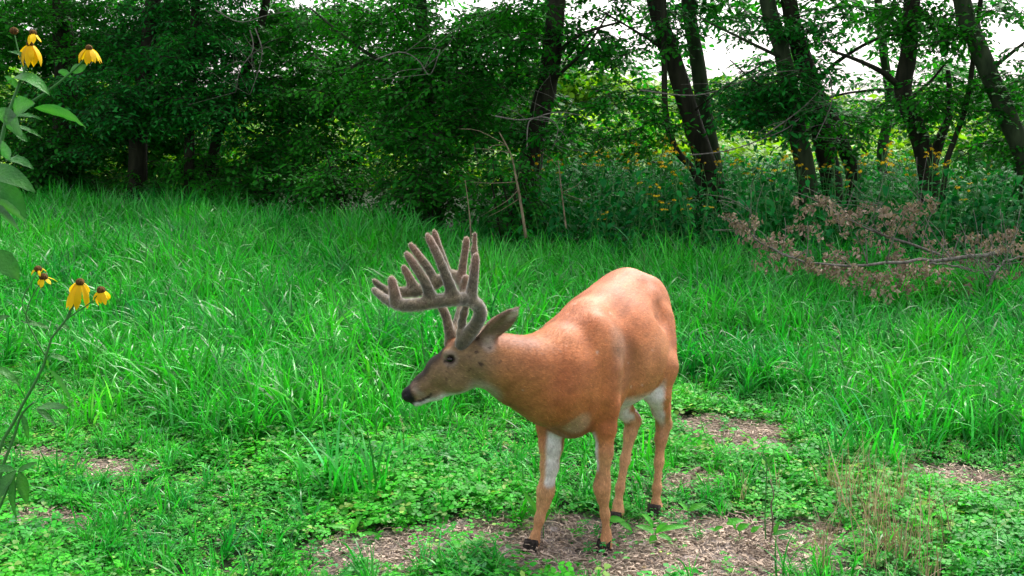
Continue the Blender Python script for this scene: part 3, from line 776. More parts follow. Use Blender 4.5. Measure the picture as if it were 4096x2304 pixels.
# muscle modelling: rib and shoulder relief
fd.ell(D3(.16, .185, .72), (.03, .02, .17), tilt(-.2), .03, cut=True)
fd.ell(D3(-.30, .215, .66), (.02, .020, .13), tilt(.35), .03, cut=True)
for s_ in (1, -1):
    fd.cone(D3(.19 + (.05 if s_ < 0 else 0), s_ * .085, .825 if s_ > 0 else .76), D3(.33, s_ * (.115 if s_ > 0 else .145), .64), .020, .024, .05)          # ridge of the shoulder blade
    fd.cone(D3(.34, s_ * .115, .60), D3(.25, s_ * .105, .50), .032, .036, .03)            # upper arm
    fd.ell(D3(.21, s_ * .118, .60), (.075, .035, .085), tilt(-.5), .03)                   # triceps
    fd.ell(D3(.135, s_ * .215, .60), (.03, .022, .13), tilt(-.15), .04, cut=True)        # hollow behind the shoulder
    fd.ell(D3(-.235, s_ * .118, .875), (.05, .024, .026), tilt(-.3), .04)                # hip point
    fd.ell(D3(-.165, s_ * .200, .83), (.07, .026, .05), AX, .04, cut=True)              # hollow of the flank
fd.cone(D3(.08, 0, .915), D3(-.30, 0, .962), .012, .014, .02)                             # spine
# mouth line on both sides
for s_ in (-1, 1):
    a = W(411, 401.5, DH - .015 + s_ * .024); b = W(429.5, 397.5, DH - .01 + s_ * .036)
    for t in np.linspace(0, 1, 12):
        fd.ell(a * (1 - t) + b * t, (.0035, .007, .0028), None, .002, cut=True)
V, Q = fd.mesh()
# light smoothing
for it in range(3):
    acc = np.zeros_like(V); cnt = np.zeros(len(V))
    for a in range(4):
        i, j = Q[:, a], Q[:, (a + 1) % 4]
        np.add.at(acc, i, V[j]); np.add.at(cnt, i, 1); np.add.at(acc, j, V[i]); np.add.at(cnt, j, 1)
    V = V * .5 + .5 * acc / np.maximum(cnt, 1)[:, None]
# normals
fn = np.cross(V[Q[:, 2]] - V[Q[:, 0]], V[Q[:, 3]] - V[Q[:, 1]]); vn = np.zeros_like(V)
for a in range(4): np.add.at(vn, Q[:, a], fn)
vn /= np.linalg.norm(vn, axis=1)[:, None] + 1e-12
loc = (V - O) @ AX.T                                # local x forward, y left, z up
lx, ly, lz = loc.T
ln = vn @ AX.T
# coat colours, with a painted highlight along the back
def ss(a, b, x): t = np.clip((x - a) / (b - a), 0, 1); return t * t * (3 - 2 * t)
def near(c, r, soft=.5): return 1 - ss(r * (1 - soft), r, np.linalg.norm(V - np.array(c), axis=1))
def seg(a, b, r, soft=.5):
    a = np.array(a); b = np.array(b); ba = b - a; t = np.clip(((V - a) @ ba) / (ba @ ba), 0, 1)
    return 1 - ss(r * (1 - soft), r, np.linalg.norm(V - a - t[:, None] * ba, axis=1))
colr = np.tile(np.array([.45, .165, .055]), (len(V), 1))
def mixc(c, f): 
    global colr
    colr = colr * (1 - f[:, None]) + np.array(c) * f[:, None]
nzv = .5 + .5 * np.sin(V[:, 0] * 37 + np.sin(V[:, 2] * 29) * 2) * np.cos(V[:, 1] * 31 + V[:, 2] * 23)
WHITE = (.66, .63, .60)
mixc((.40, .125, .035), ss(.55, .95, nzv) * .35)
mixc((.56, .27, .19), ss(.78, .97, lz) * .3)                                   # pinkish highlight from above, painted onto the back
mixc((.47, .15, .03), ss(-.30, -.48, lx) * .55)                                 # redder haunch
neck = ss(.34, .50, loc @ np.array([.6, -.8, 0]) * 1.0) * (V[:, 0] < .35)
nk = np.clip((.17 - V[:, 0]) / .22, 0, 1); mixc((.36, .185, .075), nk * .8 * (lz > .45))
headm = 1 - ss(-.12, -.02, V[:, 0]); headm *= (V[:, 2] > .5)
mixc((.26, .185, .095), headm)
legm = 1 - ss(.36, .48, lz); mixc((.52, .29, .14), legm * .8); mixc((.27, .13, .06), near(D3(.22, .17, .70), .16) * .55); mixc((.52, .24, .11), near(D3(-.02, .21, .62), .22) * .6); mixc((.26, .15, .09), near(D3(.25, .14, .78), .10) * .5)
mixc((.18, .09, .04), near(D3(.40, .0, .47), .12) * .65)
# white belly and inner legs
bel = ss(-.55, -.85, vn[:, 2]) * ss(.34, .42, lz) * (lx < .20) * (V[:, 0] > .1); mixc(WHITE, bel)
mixc(WHITE, (ss(.485, .445, lz + .07 * ss(.05, .2, lx)) * ss(.38, .42, lz) * (lx < .12) * (np.abs(ly) < .2)) * ss(.1, -.4, vn[:, 2]))
ih = (np.abs(ly) < .25)
mixc(WHITE, seg(W(653, 384, 4.0), W(658, 432, 4.08), .095, .35) * ss(-.05, .35, ln[:, 0] * .8 - ln[:, 1] * .6))
mixc(WHITE, seg(W(612, 392, 3.98), W(619, 432, 4.05), .075, .35) * ss(-.1, .3, -ln[:, 1] * .7 + ln[:, 0] * .5))
mixc(WHITE, near(W(637, 414, 4.2), .035) * .8)
mixc(WHITE, seg(W(556, 434, 3.70), W(551, 476, 3.72), .055, .4) * ss(.05, .5, ln[:, 1] * .9 + ln[:, 0] * .3))
mixc(WHITE, seg(W(598, 430, 3.70), W(598, 465, 3.69), .035, .5) * ss(.2, .7, -ln[:, 1]))
mixc((.50, .38, .26), near(W(578, 425, 3.62), .07) * .6)
mixc(WHITE, near(D3(-.53, 0, .66), .08) * ss(-.1, -.5, ln[:, 0]) * .5)
# head markings
def surf(px_, py_):
    dist = np.hypot(*(np.array(project(V)) - np.array([[px_], [py_]]))); dist = np.where((vn[:, 1] < .1) & (V[:, 2] > .5), dist, 99)
    near_ = np.where(dist < dist.min() + 1.0)[0]; return V[near_[np.argmin(V[near_, 1])]]
mixc((.24, .095, .04), seg(W(454, 342, DH), W(437, 354, DH), .055, .5) * .8)
mixc((.030, .026, .016), seg(W(435, 356, DH), W(416, 377, DH), .058, .45) * .95)
mixc((.30, .25, .19), near(W(450, 359, DH - .06), .036, .4) * .95)
mixc((.03, .02, .015), near(W(450.3, 359.5, DH - .06), .020, .3))
mixc((.03, .02, .015), near(W(445, 361.5, DH - .052), .009, .5))
mixc((.30, .22, .16), seg(W(414, 386, DH - .04), W(421, 396, DH - .04), .024, .6) * .8)
mixc((.17, .09, .05), seg(W(420, 389, DH - .04), W(440, 385, DH - .05), .02, .8) * .4)
mixc(WHITE, seg(W(412, 406.5, DH - .02), W(426, 402.5, DH - .02), .024, .4))
mixc(WHITE, seg(W(436, 402, DH), W(478, 389, DH), .058, .5) * ss(.15, -.5, vn[:, 2]))
mixc((.50, .43, .36), near(W(483, 390, DH - .02), .085) * .8)
mixc((.012, .012, .014), near(W(404, 396, DH - .018), .050, .25))
MP = [surf(*q) for q in [(408, 401), (412, 402.3), (417, 402), (423, 400.5), (429, 397.5), (431.5, 395)]]
for q in range(5): mixc((.014, .011, .010), seg(MP[q], MP[q + 1], .0065, .4) * .95)
mixc(WHITE, near(surf(418, 405.5), .013, .4) * .8); mixc((.36, .30, .24), seg(surf(414, 388), surf(421, 394), .012, .7) * .6)
mixc((.05, .035, .025), seg(surf(447, 364), surf(445, 384), .004, .5) * .6)
mixc((.02, .015, .012), near(W(429, 398, DH - .045), .011, .4))
# ears: grey brown back, pale pinkish inside
em = seg(W(484, 338, DH - .045), W(520, 306, DH - .095), .045, .3) + seg(W(484, 335, DH + .06), W(512, 312, DH + .16), .045, .3)
mixc((.19, .135, .09), np.clip(em, 0, 1))
mixc((.55, .44, .37), seg(W(499, 335, DH - .085), W(517, 313, DH - .10), .024, .4) * ss(.0, .5, vn @ (np.array([.55, -.75, -.45]) / 1.03)))
mixc((.42, .20, .13), seg(W(500, 342, DH - .03), W(530, 345, 3.55), .05, .6) * .5)
mixc((.50, .43, .36), seg(W(497, 338, DH - .09), W(489, 345, DH - .08), .035, .7) * .8)
# wounds, mud specks and flies' marks on face and neck
for px_, py_, r_ in [(475, 351, 8), (480, 364, 9), (466, 372, 6), (469, 370, 6), (479, 362, 6), (477, 338, 8), (474, 338, 7), (490, 347, 6), (446, 380, 4), (446, 371, 4), (500, 361, 5), (467, 336.5, 6)]:
    mixc((.05, .03, .02), near(surf(px_, py_), r_ * .0011, .5) * .85)
    mixc((.05, .03, .02), near(surf(px_ + R(-1.5, 1.5), py_ + R(-1, 1.5)), r_ * .0007, .5) * .85)
for i in range(150):
    c = V[RS.randint(len(V))]; mixc((.10, .065, .04) if i % 3 else (.62, .48, .38), near(c, RS.uniform(.003, .009), .7) * (lz > .3) * .6)
# scent marks on the white inner fore leg
for a_, b_ in [((553, 441), (555, 449)), ((555, 450), (556, 456)), ((555, 462), (555.5, 464)), ((548, 469), (548, 471))]:
    mixc((.10, .08, .07), seg(W(*a_, 3.715), W(*b_, 3.715), .010, .5) * .8)
# warm brown rear edges of the shins
colr[colr[:, 0] < .5] *= np.array([.93, .87, .84]); colr *= (1 + .10 * RS.randn(len(V)))[:, None]
from mathutils import noise as mnoise
nA = np.array([mnoise.noise((a * 9, b * 42, c * 42)) for a, b, c in loc]); nB = np.array([mnoise.noise((a * 7 + 5, b * 7, c * 7)) for a, b, c in loc])
colr = colr * (1 + .22 * nA + .22 * nB)[:, None] * (1 + nB[:, None] * np.array([.0, .10, .16]))
colr = np.clip(colr, .008, .8)
M['coat'] = attr_mat('deer_coat', rough=.62, spec=.25, noise=.16, nscale=90, bump=.35, sheen=.04, bscale=260)
M['hair'] = attr_mat('deer_hair', rough=.5, spec=.35)
M['velvet'] = attr_mat('antler_velvet', rough=.85, spec=.15, noise=.3, nscale=120, bump=.5, sheen=1.0, bscale=300)
M['hoof'] = bark_mat('dark_hoof', (.012, .010, .009), (.05, .04, .035), scale=60)
deer = empty('deer', O); tag(deer, 'big antlered buck with reddish coat standing with lowered head', 'deer')
body = mesh_obj('body', V, Q, M['coat'], deer, color=colr)

# fur: short hairs lying back along the coat
def fur(name, V, vn, Q, colr, n, length, wid, flowf, lift, parent, skip=None):
    area = np.linalg.norm(np.cross(V[Q[:, 2]] - V[Q[:, 0]], V[Q[:, 3]] - V[Q[:, 1]]), axis=1)
    pk = RS.choice(len(Q), n, p=area / area.sum())
    wts = RS.dirichlet([1, 1, 1, 1], n)
    P = (V[Q[pk]] * wts[..., None]).sum(1); Nn = (vn[Q[pk]] * wts[..., None]).sum(1); Nn /= np.linalg.norm(Nn, axis=1)[:, None]
    C = (colr[Q[pk]] * wts[..., None]).sum(1)
    fl = flowf(P) + RS.randn(n, 3) * .25; fl -= Nn * (fl * Nn).sum(1)[:, None]; fl /= np.linalg.norm(fl, axis=1)[:, None] + 1e-9
    sd_ = np.cross(fl, Nn); lf_ = lift * u(n, .4, 1.6)[:, None]; LL = (length * u(n, .5, 1.3))[:, None]
    tip = P + (fl + Nn * lf_) * LL; wv = sd_ * wid * .5
    VV = np.stack([P - wv, P + wv, tip], 1).reshape(-1, 3); FF = np.arange(3 * n, dtype=np.int32).reshape(-1, 3)
    g = (1 + .15 * RS.randn(n)).clip(.5, 1.6); lt = u(n) < .035; g[lt] *= 1.9
    c3 = C * g[:, None]; CC = np.stack([c3, c3, c3 * 1.15], 1).reshape(-1, 3)
    o = mesh_obj(name, VV, FF, M['hair'], parent, smooth=False, color=np.clip(CC, 0, .9)); o['kind'] = 'stuff'; return o
def flow(P):
    f = np.tile(-fw * .8 - upv * .45, (len(P), 1))
    lz_ = P[:, 2]; f = np.where((lz_ < .45)[:, None], -upv + f * .1, f)
    hd = (P[:, 0] < .12) & (lz_ > .45); f[hd] = np.array([.85, .2, -.15])
    return f
fur('fur', V, vn, Q, colr, 170000, .011, .0013, flow, .22, deer)

# eyes
def uv_ell(c, r, n1=12, n2=16, ax=None):
    c = np.array(c); Vv = []; Ff = []
    for i in range(n1 + 1):
        a = math.pi * i / n1
        for j in range(n2):
            b = 2 * math.pi * j / n2; q = np.array([math.sin(a) * math.cos(b) * r[0], math.sin(a) * math.sin(b) * r[1], math.cos(a) * r[2]])
            Vv.append(c + (q if ax is None else q @ np.array(ax)))
    for i in range(n1):
        for j in range(n2): Ff.append((i * n2 + j, (i + 1) * n2 + j, (i + 1) * n2 + (j + 1) % n2, i * n2 + (j + 1) % n2))
    return Vv, Ff
me_, nt = mat('dark_eye'); p = nt.nodes.new('ShaderNodeBsdfPrincipled'); out = nt.nodes.new('ShaderNodeOutputMaterial')
p.inputs['Base Color'].default_value = (.006, .004, .003, 1); p.inputs['Roughness'].default_value = .22; nt.links.new(p.outputs[0], out.inputs[0])
for s_ in (-1, 1):
    v_, f_ = uv_ell(W(450.3, 359.2, DH + s_ * .050), (.0125, .012, .0105)); mb = MB(); mb.add(v_, f_); mb.build('eye', me_, deer)

# hooves: two toes each
for hx, hy, hd, yaw in [(604, 556, 3.70, .15), (530.5, 558, 3.70, .1), (615, 528, 3.98, .1), (655.5, 521, 4.06, .1)]:
    for s_ in (-1, 1):
        c = G(hx, hy + 2); c = np.array([c[0], hd, .0]) + lf * s_ * .013
        mb = MB(); fdir = fw
        prof = [(-.028, .0, .011), (-.026, .03, .012), (-.012, .052, .013), (.002, .045, .012), (.022, .022, .011), (.036, .0, .006)]
        Vv = []; 
        for (a, z_, w_) in prof:
            for sg in (-1, 1): Vv.append(c + fdir * a + lf * sg * w_ + upv * (z_ + .002))
        Ff = [(2 * i, 2 * i + 1, 2 * i + 3, 2 * i + 2) for i in range(5)] + [tuple(2 * i for i in range(6)), tuple(2 * i + 1 for i in range(6))[::-1], (0, 10, 11, 1)]
        mb.add(Vv, Ff); mb.build('hoof', M['hoof'], deer, smooth=False)

# antlers in velvet -------------------------------------------------------
def antler(name, beam, beam_r, tines, label=None):
    allp = np.concatenate([np.array([W(*q) for q in beam])] + [np.array([W(*q) for q in t[0]]) for t in tines])
    lo = allp.min(0) - .06; hi = allp.max(0) + .06
    fa = Field(lo, hi, .0042)
    P = smooth_path([W(*q) for q in beam], 28); r = .90 * np.interp(np.linspace(0, 1, 28), np.linspace(0, 1, len(beam_r)), beam_r)
    fa.chain(P, r, .008)
    for pts_, rs_ in tines:
        T_ = smooth_path([W(*q) for q in pts_], 9); rr_ = .74 * np.interp(np.linspace(0, 1, 9), np.linspace(0, 1, len(rs_)), rs_)
        fa.chain(T_, rr_, .016)
    Va, Qa = fa.mesh()
    for it in range(2):
        acc = np.zeros_like(Va); cnt = np.zeros(len(Va))
        for a in range(4):
            i, j = Qa[:, a], Qa[:, (a + 1) % 4]
            np.add.at(acc, i, Va[j]); np.add.at(cnt, i, 1); np.add.at(acc, j, Va[i]); np.add.at(cnt, j, 1)
        Va = Va * .5 + .5 * acc / np.maximum(cnt, 1)[:, None]
    fn = np.cross(Va[Qa[:, 2]] - Va[Qa[:, 0]], Va[Qa[:, 3]] - Va[Qa[:, 1]]); na = np.zeros_like(Va)
    for a in range(4): np.add.at(na, Qa[:, a], fn)
    na /= np.linalg.norm(na, axis=1)[:, None] + 1e-12
    # velvet: taupe with streaks, tips pinker and darker
    st = .5 + .5 * np.sin(Va[:, 2] * 260 + 5 * np.sin(Va[:, 0] * 45)) * np.cos(Va[:, 0] * 70)
    c = np.tile(np.array([.115, .095, .065]), (len(Va), 1)) * (.75 + .5 * st[:, None])
    nC = np.array([mnoise.noise((a * 22, b * 22, cc * 22)) for a, b, cc in Va]); c = c * (1 + .5 * nC)[:, None] * (1 + nC[:, None] * np.array([.1, .0, -.1]))
    for pts_, rs_ in tines:
        tp = W(*pts_[-1]); f = 1 - ss(.02, .09, np.linalg.norm(Va - tp, axis=1)); c = c * (1 - .5 * f[:, None]) + np.array([.20, .11, .08]) * .5 * f[:, None]
    o = mesh_obj(name, Va, Qa, M['velvet'], deer, color=np.clip(c, 0, 1))
    fz = fur('velvet_fuzz', Va, na, Qa, np.clip(c * 3.4 + .18, 0, .85), 30000, .0030, .0006, lambda P: np.tile(np.array([0, 0, 1.]), (len(P), 1)), 1.6, deer)
    fz.parent = o; fz.location = (0, 0, 0)
    return o
d0 = DH - .045
near_beam = [(462, 345, d0), (467, 336, d0 - .01), (475, 326, d0 - .03), (480.5, 314, d0 - .06), (477, 304.5, d0 - .09), (467, 299.5, d0 - .13), (452, 299.5, d0 - .17), (435, 301.5, d0 - .19), (418, 304.5, d0 - .19), (402, 305, d0 - .17), (388, 300.5, d0 - .13), (378.5, 294, d0 - .10), (374, 289.5, d0 - .085)]
near_r = [.027, .026, .024, .023, .0225, .0225, .0225, .022, .022, .0215, .0165, .012, .009]
near_t = [
    ([(396, 301, d0 - .16), (394, 290, d0 - .165), (391.5, 278.5, d0 - .16)], [.019, .0135, .0105]),
    ([(431, 298, d0 - .19), (425, 282, d0 - .20), (415, 266, d0 - .20), (406.5, 253.5, d0 - .19)], [.022, .0165, .0145, .010]),
    ([(454, 297, d0 - .17), (447, 278, d0 - .18), (437, 254, d0 - .18), (427.5, 235.5, d0 - .17)], [.024, .018, .0155, .0115]),
    ([(471, 299, d0 - .12), (473, 283, d0 - .12), (475, 267, d0 - .115), (476, 255, d0 - .11)], [.021, .0165, .0125, .0105]),
    ([(462, 341, d0), (461.5, 326, d0 + .005), (464.5, 311, d0), (470, 290, d0 - .01), (473.5, 262, d0 - .02), (474.8, 234.5, d0 - .03)], [.022, .015, .0145, .0135, .0125, .0105]),
]
antler('antler', near_beam, near_r, near_t)
d1 = DH + .05
far_beam = [(451, 344, d1), (454, 334, d1 + .01), (459.5, 320, d1 + .05), (463.5, 304, d1 + .10), (465, 290, d1 + .14), (460, 279, d1 + .18), (450, 276, d1 + .20), (436, 283, d1 + .22), (422, 290, d1 + .22), (406, 292, d1 + .21), (390, 292, d1 + .19), (379, 285.5, d1 + .17), (374, 280.5, d1 + .16)]
far_r = [.026, .024, .022, .021, .022, .022, .021, .0205, .021, .0205, .0165, .012, .0085]
far_t = [
    ([(415, 291, d1 + .22), (411, 281, d1 + .22), (403.5, 267, d1 + .215)], [.022, .015, .0105]),
    ([(436, 284, d1 + .22), (428, 268, d1 + .225), (419, 256, d1 + .225), (410.5, 244.5, d1 + .22)], [.019, .0165, .014, .010]),
    ([(448, 278, d1 + .20), (444, 262, d1 + .21), (438, 245, d1 + .21), (434, 231.5, d1 + .205)], [.020, .015, .013, .0105]),
    ([(461, 281, d1 + .17), (463, 265, d1 + .17), (465.5, 249, d1 + .165), (466.7, 238.5, d1 + .16)], [.018, .0145, .012, .010]),
    ([(452, 342, d1), (449, 330, d1 - .01), (446, 316, d1 - .01), (440.5, 305, d1 - .01), (436, 298, d1)], [.020, .018, .0165, .014, .010]),
    ([(465, 286, d1 + .15), (466, 281, d1 + .13), (466.2, 278, d1 + .125)], [.016, .011, .008]),
]
antler('antler', far_beam, far_r, far_t)

# ------------------------------------------------------------------ yellow flowering weeds among the undergrowth
def petals(mb, c, n, L_, wd, drop, m=0, tiltv=(0, 0, 1), a0=0, arc=6.283, segs=4):
    up = np.array(tiltv, float); up /= np.linalg.norm(up); ex = np.cross(up, [.3, .9, .1]); ex /= np.linalg.norm(ex); ey = np.cross(up, ex)
    for i in range(n):
        a = a0 + arc * i / n + R(-.2, .2); d = ex * math.cos(a) + ey * math.sin(a)
        g = R(.75, 1.1); dv = d - up * drop * R(.4, 1.2)
        leafshape(mb, np.array(c) + d * .003, dv, up + d * drop, L_ * R(.75, 1.15), wd * R(.8, 1.1), R(.3, 1.4), R(-.2, .3), segs, (g, g, g), m, 0, .6)
protos = []
for k in range(4):
    root = bpy.data.objects.new('flowering_weed', None); H = R(1.05, 1.45)
    mb = MB(); mbl = MB(); mf = MB(); top = np.array([R(-.12, .12), R(-.12, .12), H])
    P = smooth_path([(0, 0, 0), top * .5 + [R(-.03, .03), 0, 0], top], 8); tube(mb, P, np.linspace(.007, .003, 8), 5)
    for i in range(18):
        t = .15 + .8 * i / 18; b = top * t; a = i * 2.4; ll = R(.12, .19) * (1.1 - .5 * t); g = R(.7, 1.3)
        leafshape(mbl, b, (math.cos(a), math.sin(a), R(0, .5)), (0, 0, 1), ll, ll * .36, R(.6, 1.4), .25, 4, (g, g, g), 0, .01)
    for i in range(random.choice([2, 3, 4, 5])):
        a = R(0, 6.28); h0 = top * R(.78, .95); e_ = top + [math.cos(a) * R(.03, .14), math.sin(a) * R(.03, .14), R(-.12, .10)]
        tube(mb, [h0, (h0 + e_) / 2 + [0, 0, .01], e_], .0022, 4)
        petals(mf, e_, 8, .036, .013, R(.1, .9), 0, (R(-.5, .5), -.5, 1)); 
        v_, f_ = uv_ell(e_ + [0, 0, .004], (.008, .008, .007), 5, 7); mf.add(v_, f_, None, 1)
    parts = []
    for nm, b_, mt in (('stem', mb, M['stem']), ('foliage', mbl, M['weed']), ('flower_head', mf, [M['petal'], M['cone']])):
        o = b_.build(nm, mt, link=False); o['kind'] = 'stuff' if nm != 'stem' else 'thing'
        if nm == 'stem': del o['kind']
        parts.append(o)
    protos.append((root, parts, H))
WEEDS = []
def put_weed(pxx, pyy, d, k=None):
    top = W(pxx, pyy, d); root0, parts, H = protos[RS.randint(4) if k is None else k]
    r = root0.copy(); COL.objects.link(r); sc_ = top[2] / H
    r.location = (top[0], d, 0); r.rotation_euler = (0, 0, R(0, 6.28)); r.scale = (max(.75, sc_),) * 2 + (sc_,)
    for p_ in parts: c = p_.copy(); COL.objects.link(c); c.parent = r
    tag(r, 'yellow flowered weed', 'flowering weed', 'yellow flowered weeds below the trees'); WEEDS.append((project(top)[0], r)); return r
FL = [(516, 157), (523, 150), (530, 165), (538, 160), (545, 158), (552, 168), (560, 150), (570, 157), (585, 160), (596, 162), (604, 158), (612, 152), (618, 165), (628, 160), (634, 150), (641, 155), (648, 160), (655, 148), (662, 158),
      (668, 152), (676, 160), (684, 163), (690, 156), (698, 167), (718, 168), (725, 158), (738, 168), (745, 160), (752, 165), (760, 172), (766, 178), (775, 166), (788, 160), (797, 172), (812, 165), (830, 161), (835, 163), (840, 178), (855, 184), (862, 165),
      (870, 160), (880, 158), (887, 155), (893, 160), (901, 168), (915, 170), (925, 163), (938, 160), (950, 175), (497, 175), (492, 171), (640, 190), (652, 193), (672, 178), (680, 181), (692, 206), (700, 205), (602, 218), (663, 208), (675, 206), (940, 170), (965, 182), (985, 175), (960, 195)]
for (a, b) in FL[::1]:
    e_ = float(np.interp(a, EX, EY)); put_weed(a + R(-2, 2), b - 3, e_ + (1.0 if b > 185 else R(1.5, 4.0)))

ORD = 'nearest second third fourth fifth sixth seventh eighth ninth tenth eleventh twelfth thirteenth fourteenth fifteenth sixteenth seventeenth eighteenth nineteenth twentieth twenty-first twenty-second twenty-third twenty-fourth twenty-fifth twenty-sixth'.split()
LM = [(531, 'thick black trunk'), (564, 'faint brown stalk'),  (711, 'dark leaning trunk with the wide base'), (820, 'twin trunks'), (928, 'forked tree with the crooked elbow'), (1022, 'mossy trunk slanting at the right edge')]
bins = {}
for x_, r in WEEDS:
    l_ = min(LM, key=lambda q: abs(q[0] - x_)); bins.setdefault((l_, x_ > l_[0]), []).append((abs(x_ - l_[0]), r))
for (l_, rt), v_ in bins.items():
    for i, (_, r) in enumerate(sorted(v_, key=lambda q: q[0])):
        r['label'] = ORD[i] + ' yellow flowered weed to the ' + ('right' if rt else 'left') + ' of the ' + l_[1]

# ------------------------------------------------------------------ fallen dead boughs with curled brown leaves
def bough(label, limbs, clusters, spread=.085):
    allp = [W(*q) for l in limbs for q in l[0]]; c = np.mean(allp, axis=0); root = empty('dead_bough', (c[0], c[1], 0)); tag(root, label, 'dead branch', 'fallen dead boughs at the clearing edge')
    for pts, w0 in limbs:
        mb = MB(); P = smooth_path([W(*q) for q in pts], 16); P = P + RS.randn(16, 3) * .006; w0 = w0 * .62; tube(mb, P, np.linspace(w0, w0 * .3, 16), 6, rough=.2)
        for q in range(9):
            i = RS.randint(3, 15); d_ = np.array([R(-1, .3), R(-.6, .3), R(-.2, .9)]); d_ /= np.linalg.norm(d_); l_ = R(.2, .5)
            tube(mb, smooth_path([P[i], P[i] + d_ * l_ * .5 + [0, 0, R(-.03, .05)], P[i] + d_ * l_ + [R(-.05, .05), 0, R(-.05, .08)]], 6), np.linspace(w0 * .35, .002, 6), 5)
        mb.build('branch', M['twig'], root)
    pts = []
    for (a, b, d, rx, ry, n) in clusters:
        c_ = W(a, b, d); q = RS.randn(n, 3) * [rx * d / F * .6, .16, ry * d / F * .6] + c_; pts.append(q)
    pts = np.concatenate(pts); pts[:, 2] = np.maximum(pts[:, 2], .03); n = len(pts)
    scatter('dead_leaves', pts, np.stack([u(n, -.5, .5), u(n, -.5, .5), u(n, 0, 6.28)], -1), u(n, .35, .75), T_dead, 4, root)['kind'] = 'stuff'
    return root
B = 8.6
bough('bare tipped dead bough reaching furthest left with pale curled leaves', [([(802, 262, B), (775, 250, B - .1), (757, 240, B - .1), (745, 228, B - .1), (730, 222, B - .1)], .018), ([(757, 238, B - .1), (752, 222, B - .1), (750, 208, B - .1)], .008)],
      [(731, 220, B - .1, 8, 9, 9), (745, 227, B - .1, 8, 8, 9), (750, 214, B, 4, 6, 3), (761, 242, B - .1, 8, 7, 8), (783, 241, B, 9, 8, 9), (775, 252, B, 10, 6, 6), (795, 255, B, 12, 9, 12), (790, 265, B, 14, 6, 8), (756, 264, B, 6, 4, 4)])
bough('tall dead bough with brown leaves standing above the rest of the pile', [([(965, 262, B + .3), (909, 244, B + .2), (870, 230, B + .2), (835, 212, B + .2), (818, 200, B + .2)], .022), ([(909, 244, B + .2), (915, 222, B + .2), (925, 200, B + .2)], .01), ([(870, 230, B + .2), (878, 212, B + .2), (882, 202, B + .2)], .008)],
      [(812, 204, B + .2, 10, 8, 10), (822, 199, B + .2, 8, 6, 7), (845, 213, B + .2, 12, 10, 18), (840, 222, B + .2, 12, 6, 10), (808, 230, B + .2, 8, 10, 10), (878, 207, B + .2, 9, 7, 9), (882, 227, B + .2, 9, 12, 12), (903, 205, B + .2, 9, 8, 10), (923, 203, B + .2, 9, 8, 9), (905, 226, B + .2, 14, 8, 14), (862, 244, B + .2, 10, 8, 9), (895, 249, B, 9, 8, 8), (835, 256, B, 8, 12, 12)])
bough('long low dead limb lying along the grass under the brown leaves', [([(1000, 252, B - .2), (950, 259, B - .3), (905, 262, B - .4), (850, 266, B - .4), (805, 262, B - .3), (778, 252, B - .2)], .028), ([(930, 262, B - .4), (965, 268, B - .4), (1000, 280, B - .5)], .015)],
      [(815, 264, B - .4, 14, 7, 12), (838, 272, B - .4, 14, 8, 14), (860, 272, B - .4, 14, 9, 16), (880, 277, B - .4, 14, 8, 14), (905, 270, B - .4, 14, 9, 15), (925, 270, B - .4, 12, 10, 14), (870, 285, B - .5, 14, 5, 8), (900, 284, B - .5, 16, 6, 9)])
bough('arched grey dead limb at the right edge of the brush pile', [([(986, 296, B - .5), (990, 283, B - .5), (1000, 266, B - .4), (1015, 258, B - .3), (1040, 259, B - .2)], .022), ([(1000, 266, B - .4), (985, 262, B - .4), (965, 257, B - .3)], .012), ([(1003, 268, B - .4), (1015, 280, B - .4), (1030, 298, B - .5)], .012)],
      [(945, 250, B, 12, 8, 12), (965, 254, B, 12, 8, 12), (985, 248, B, 12, 8, 13), (1008, 240, B + .1, 8, 8, 8), (1008, 230, B + .2, 7, 7, 6), (1020, 250, B, 9, 9, 9), (985, 270, B - .2, 12, 8, 10), (958, 285, B - .4, 12, 7, 9), (992, 290, B - .4, 12, 6, 8), (970, 240, B + .2, 10, 6, 6)])

# dry upright stems and grey hanging vines
def stick(name, label, cat, pts, w0, w1, matk, group=None, twigs=0, n=14, tw=.25):
    P = smooth_path([W(*q) for q in pts], n); c = P[0]; root = empty(name, (c[0], c[1], 0)); tag(root, label, cat, group)
    mb = MB(); tube(mb, P, np.linspace(w0, w1, n), 6, rough=.25); mb.build('stem', M[matk], root)
    for q in range(twigs):
        mb = MB(); i = RS.randint(n // 3, n); d_ = np.array([R(-1, 1), R(-.4, .2), R(-.3, .7)]); d_ /= np.linalg.norm(d_); l_ = tw * R(.5, 1.4)
        tube(mb, smooth_path([P[i], P[i] + d_ * l_ * .5 + [R(-.05, .05), 0, R(-.05, .05)], P[i] + d_ * l_ + [R(-.06, .06), 0, R(-.1, .04)]], 7), np.linspace(w1 * .8, .0015, 7), 4); mb.build('twig', M[matk], root)
    return root
stick('dry_stem', 'tall pale dry stem with crooked twigs at the clearing edge', 'dry stem', [(526, 238, 9.8), (521, 205, 9.8), (516, 178, 9.8), (511, 155, 9.8), (499, 132, 9.8)], .016, .005, 'palestem', None, 7, tw=.4)
stick('dry_stem', 'thin straight pale stem rising behind the tallest antler tips', 'dry stem', [(471, 238, 9.6), (469, 210, 9.6), (465, 180, 9.6)], .008, .003, 'palestem')
stick('dry_stem', 'faint brown stalk between the pale dry stem and the black trunk', 'dry stem', [(566, 228, 10.4), (562, 195, 10.4), (558, 160, 10.4)], .009, .004, 'palestem', None, 3)
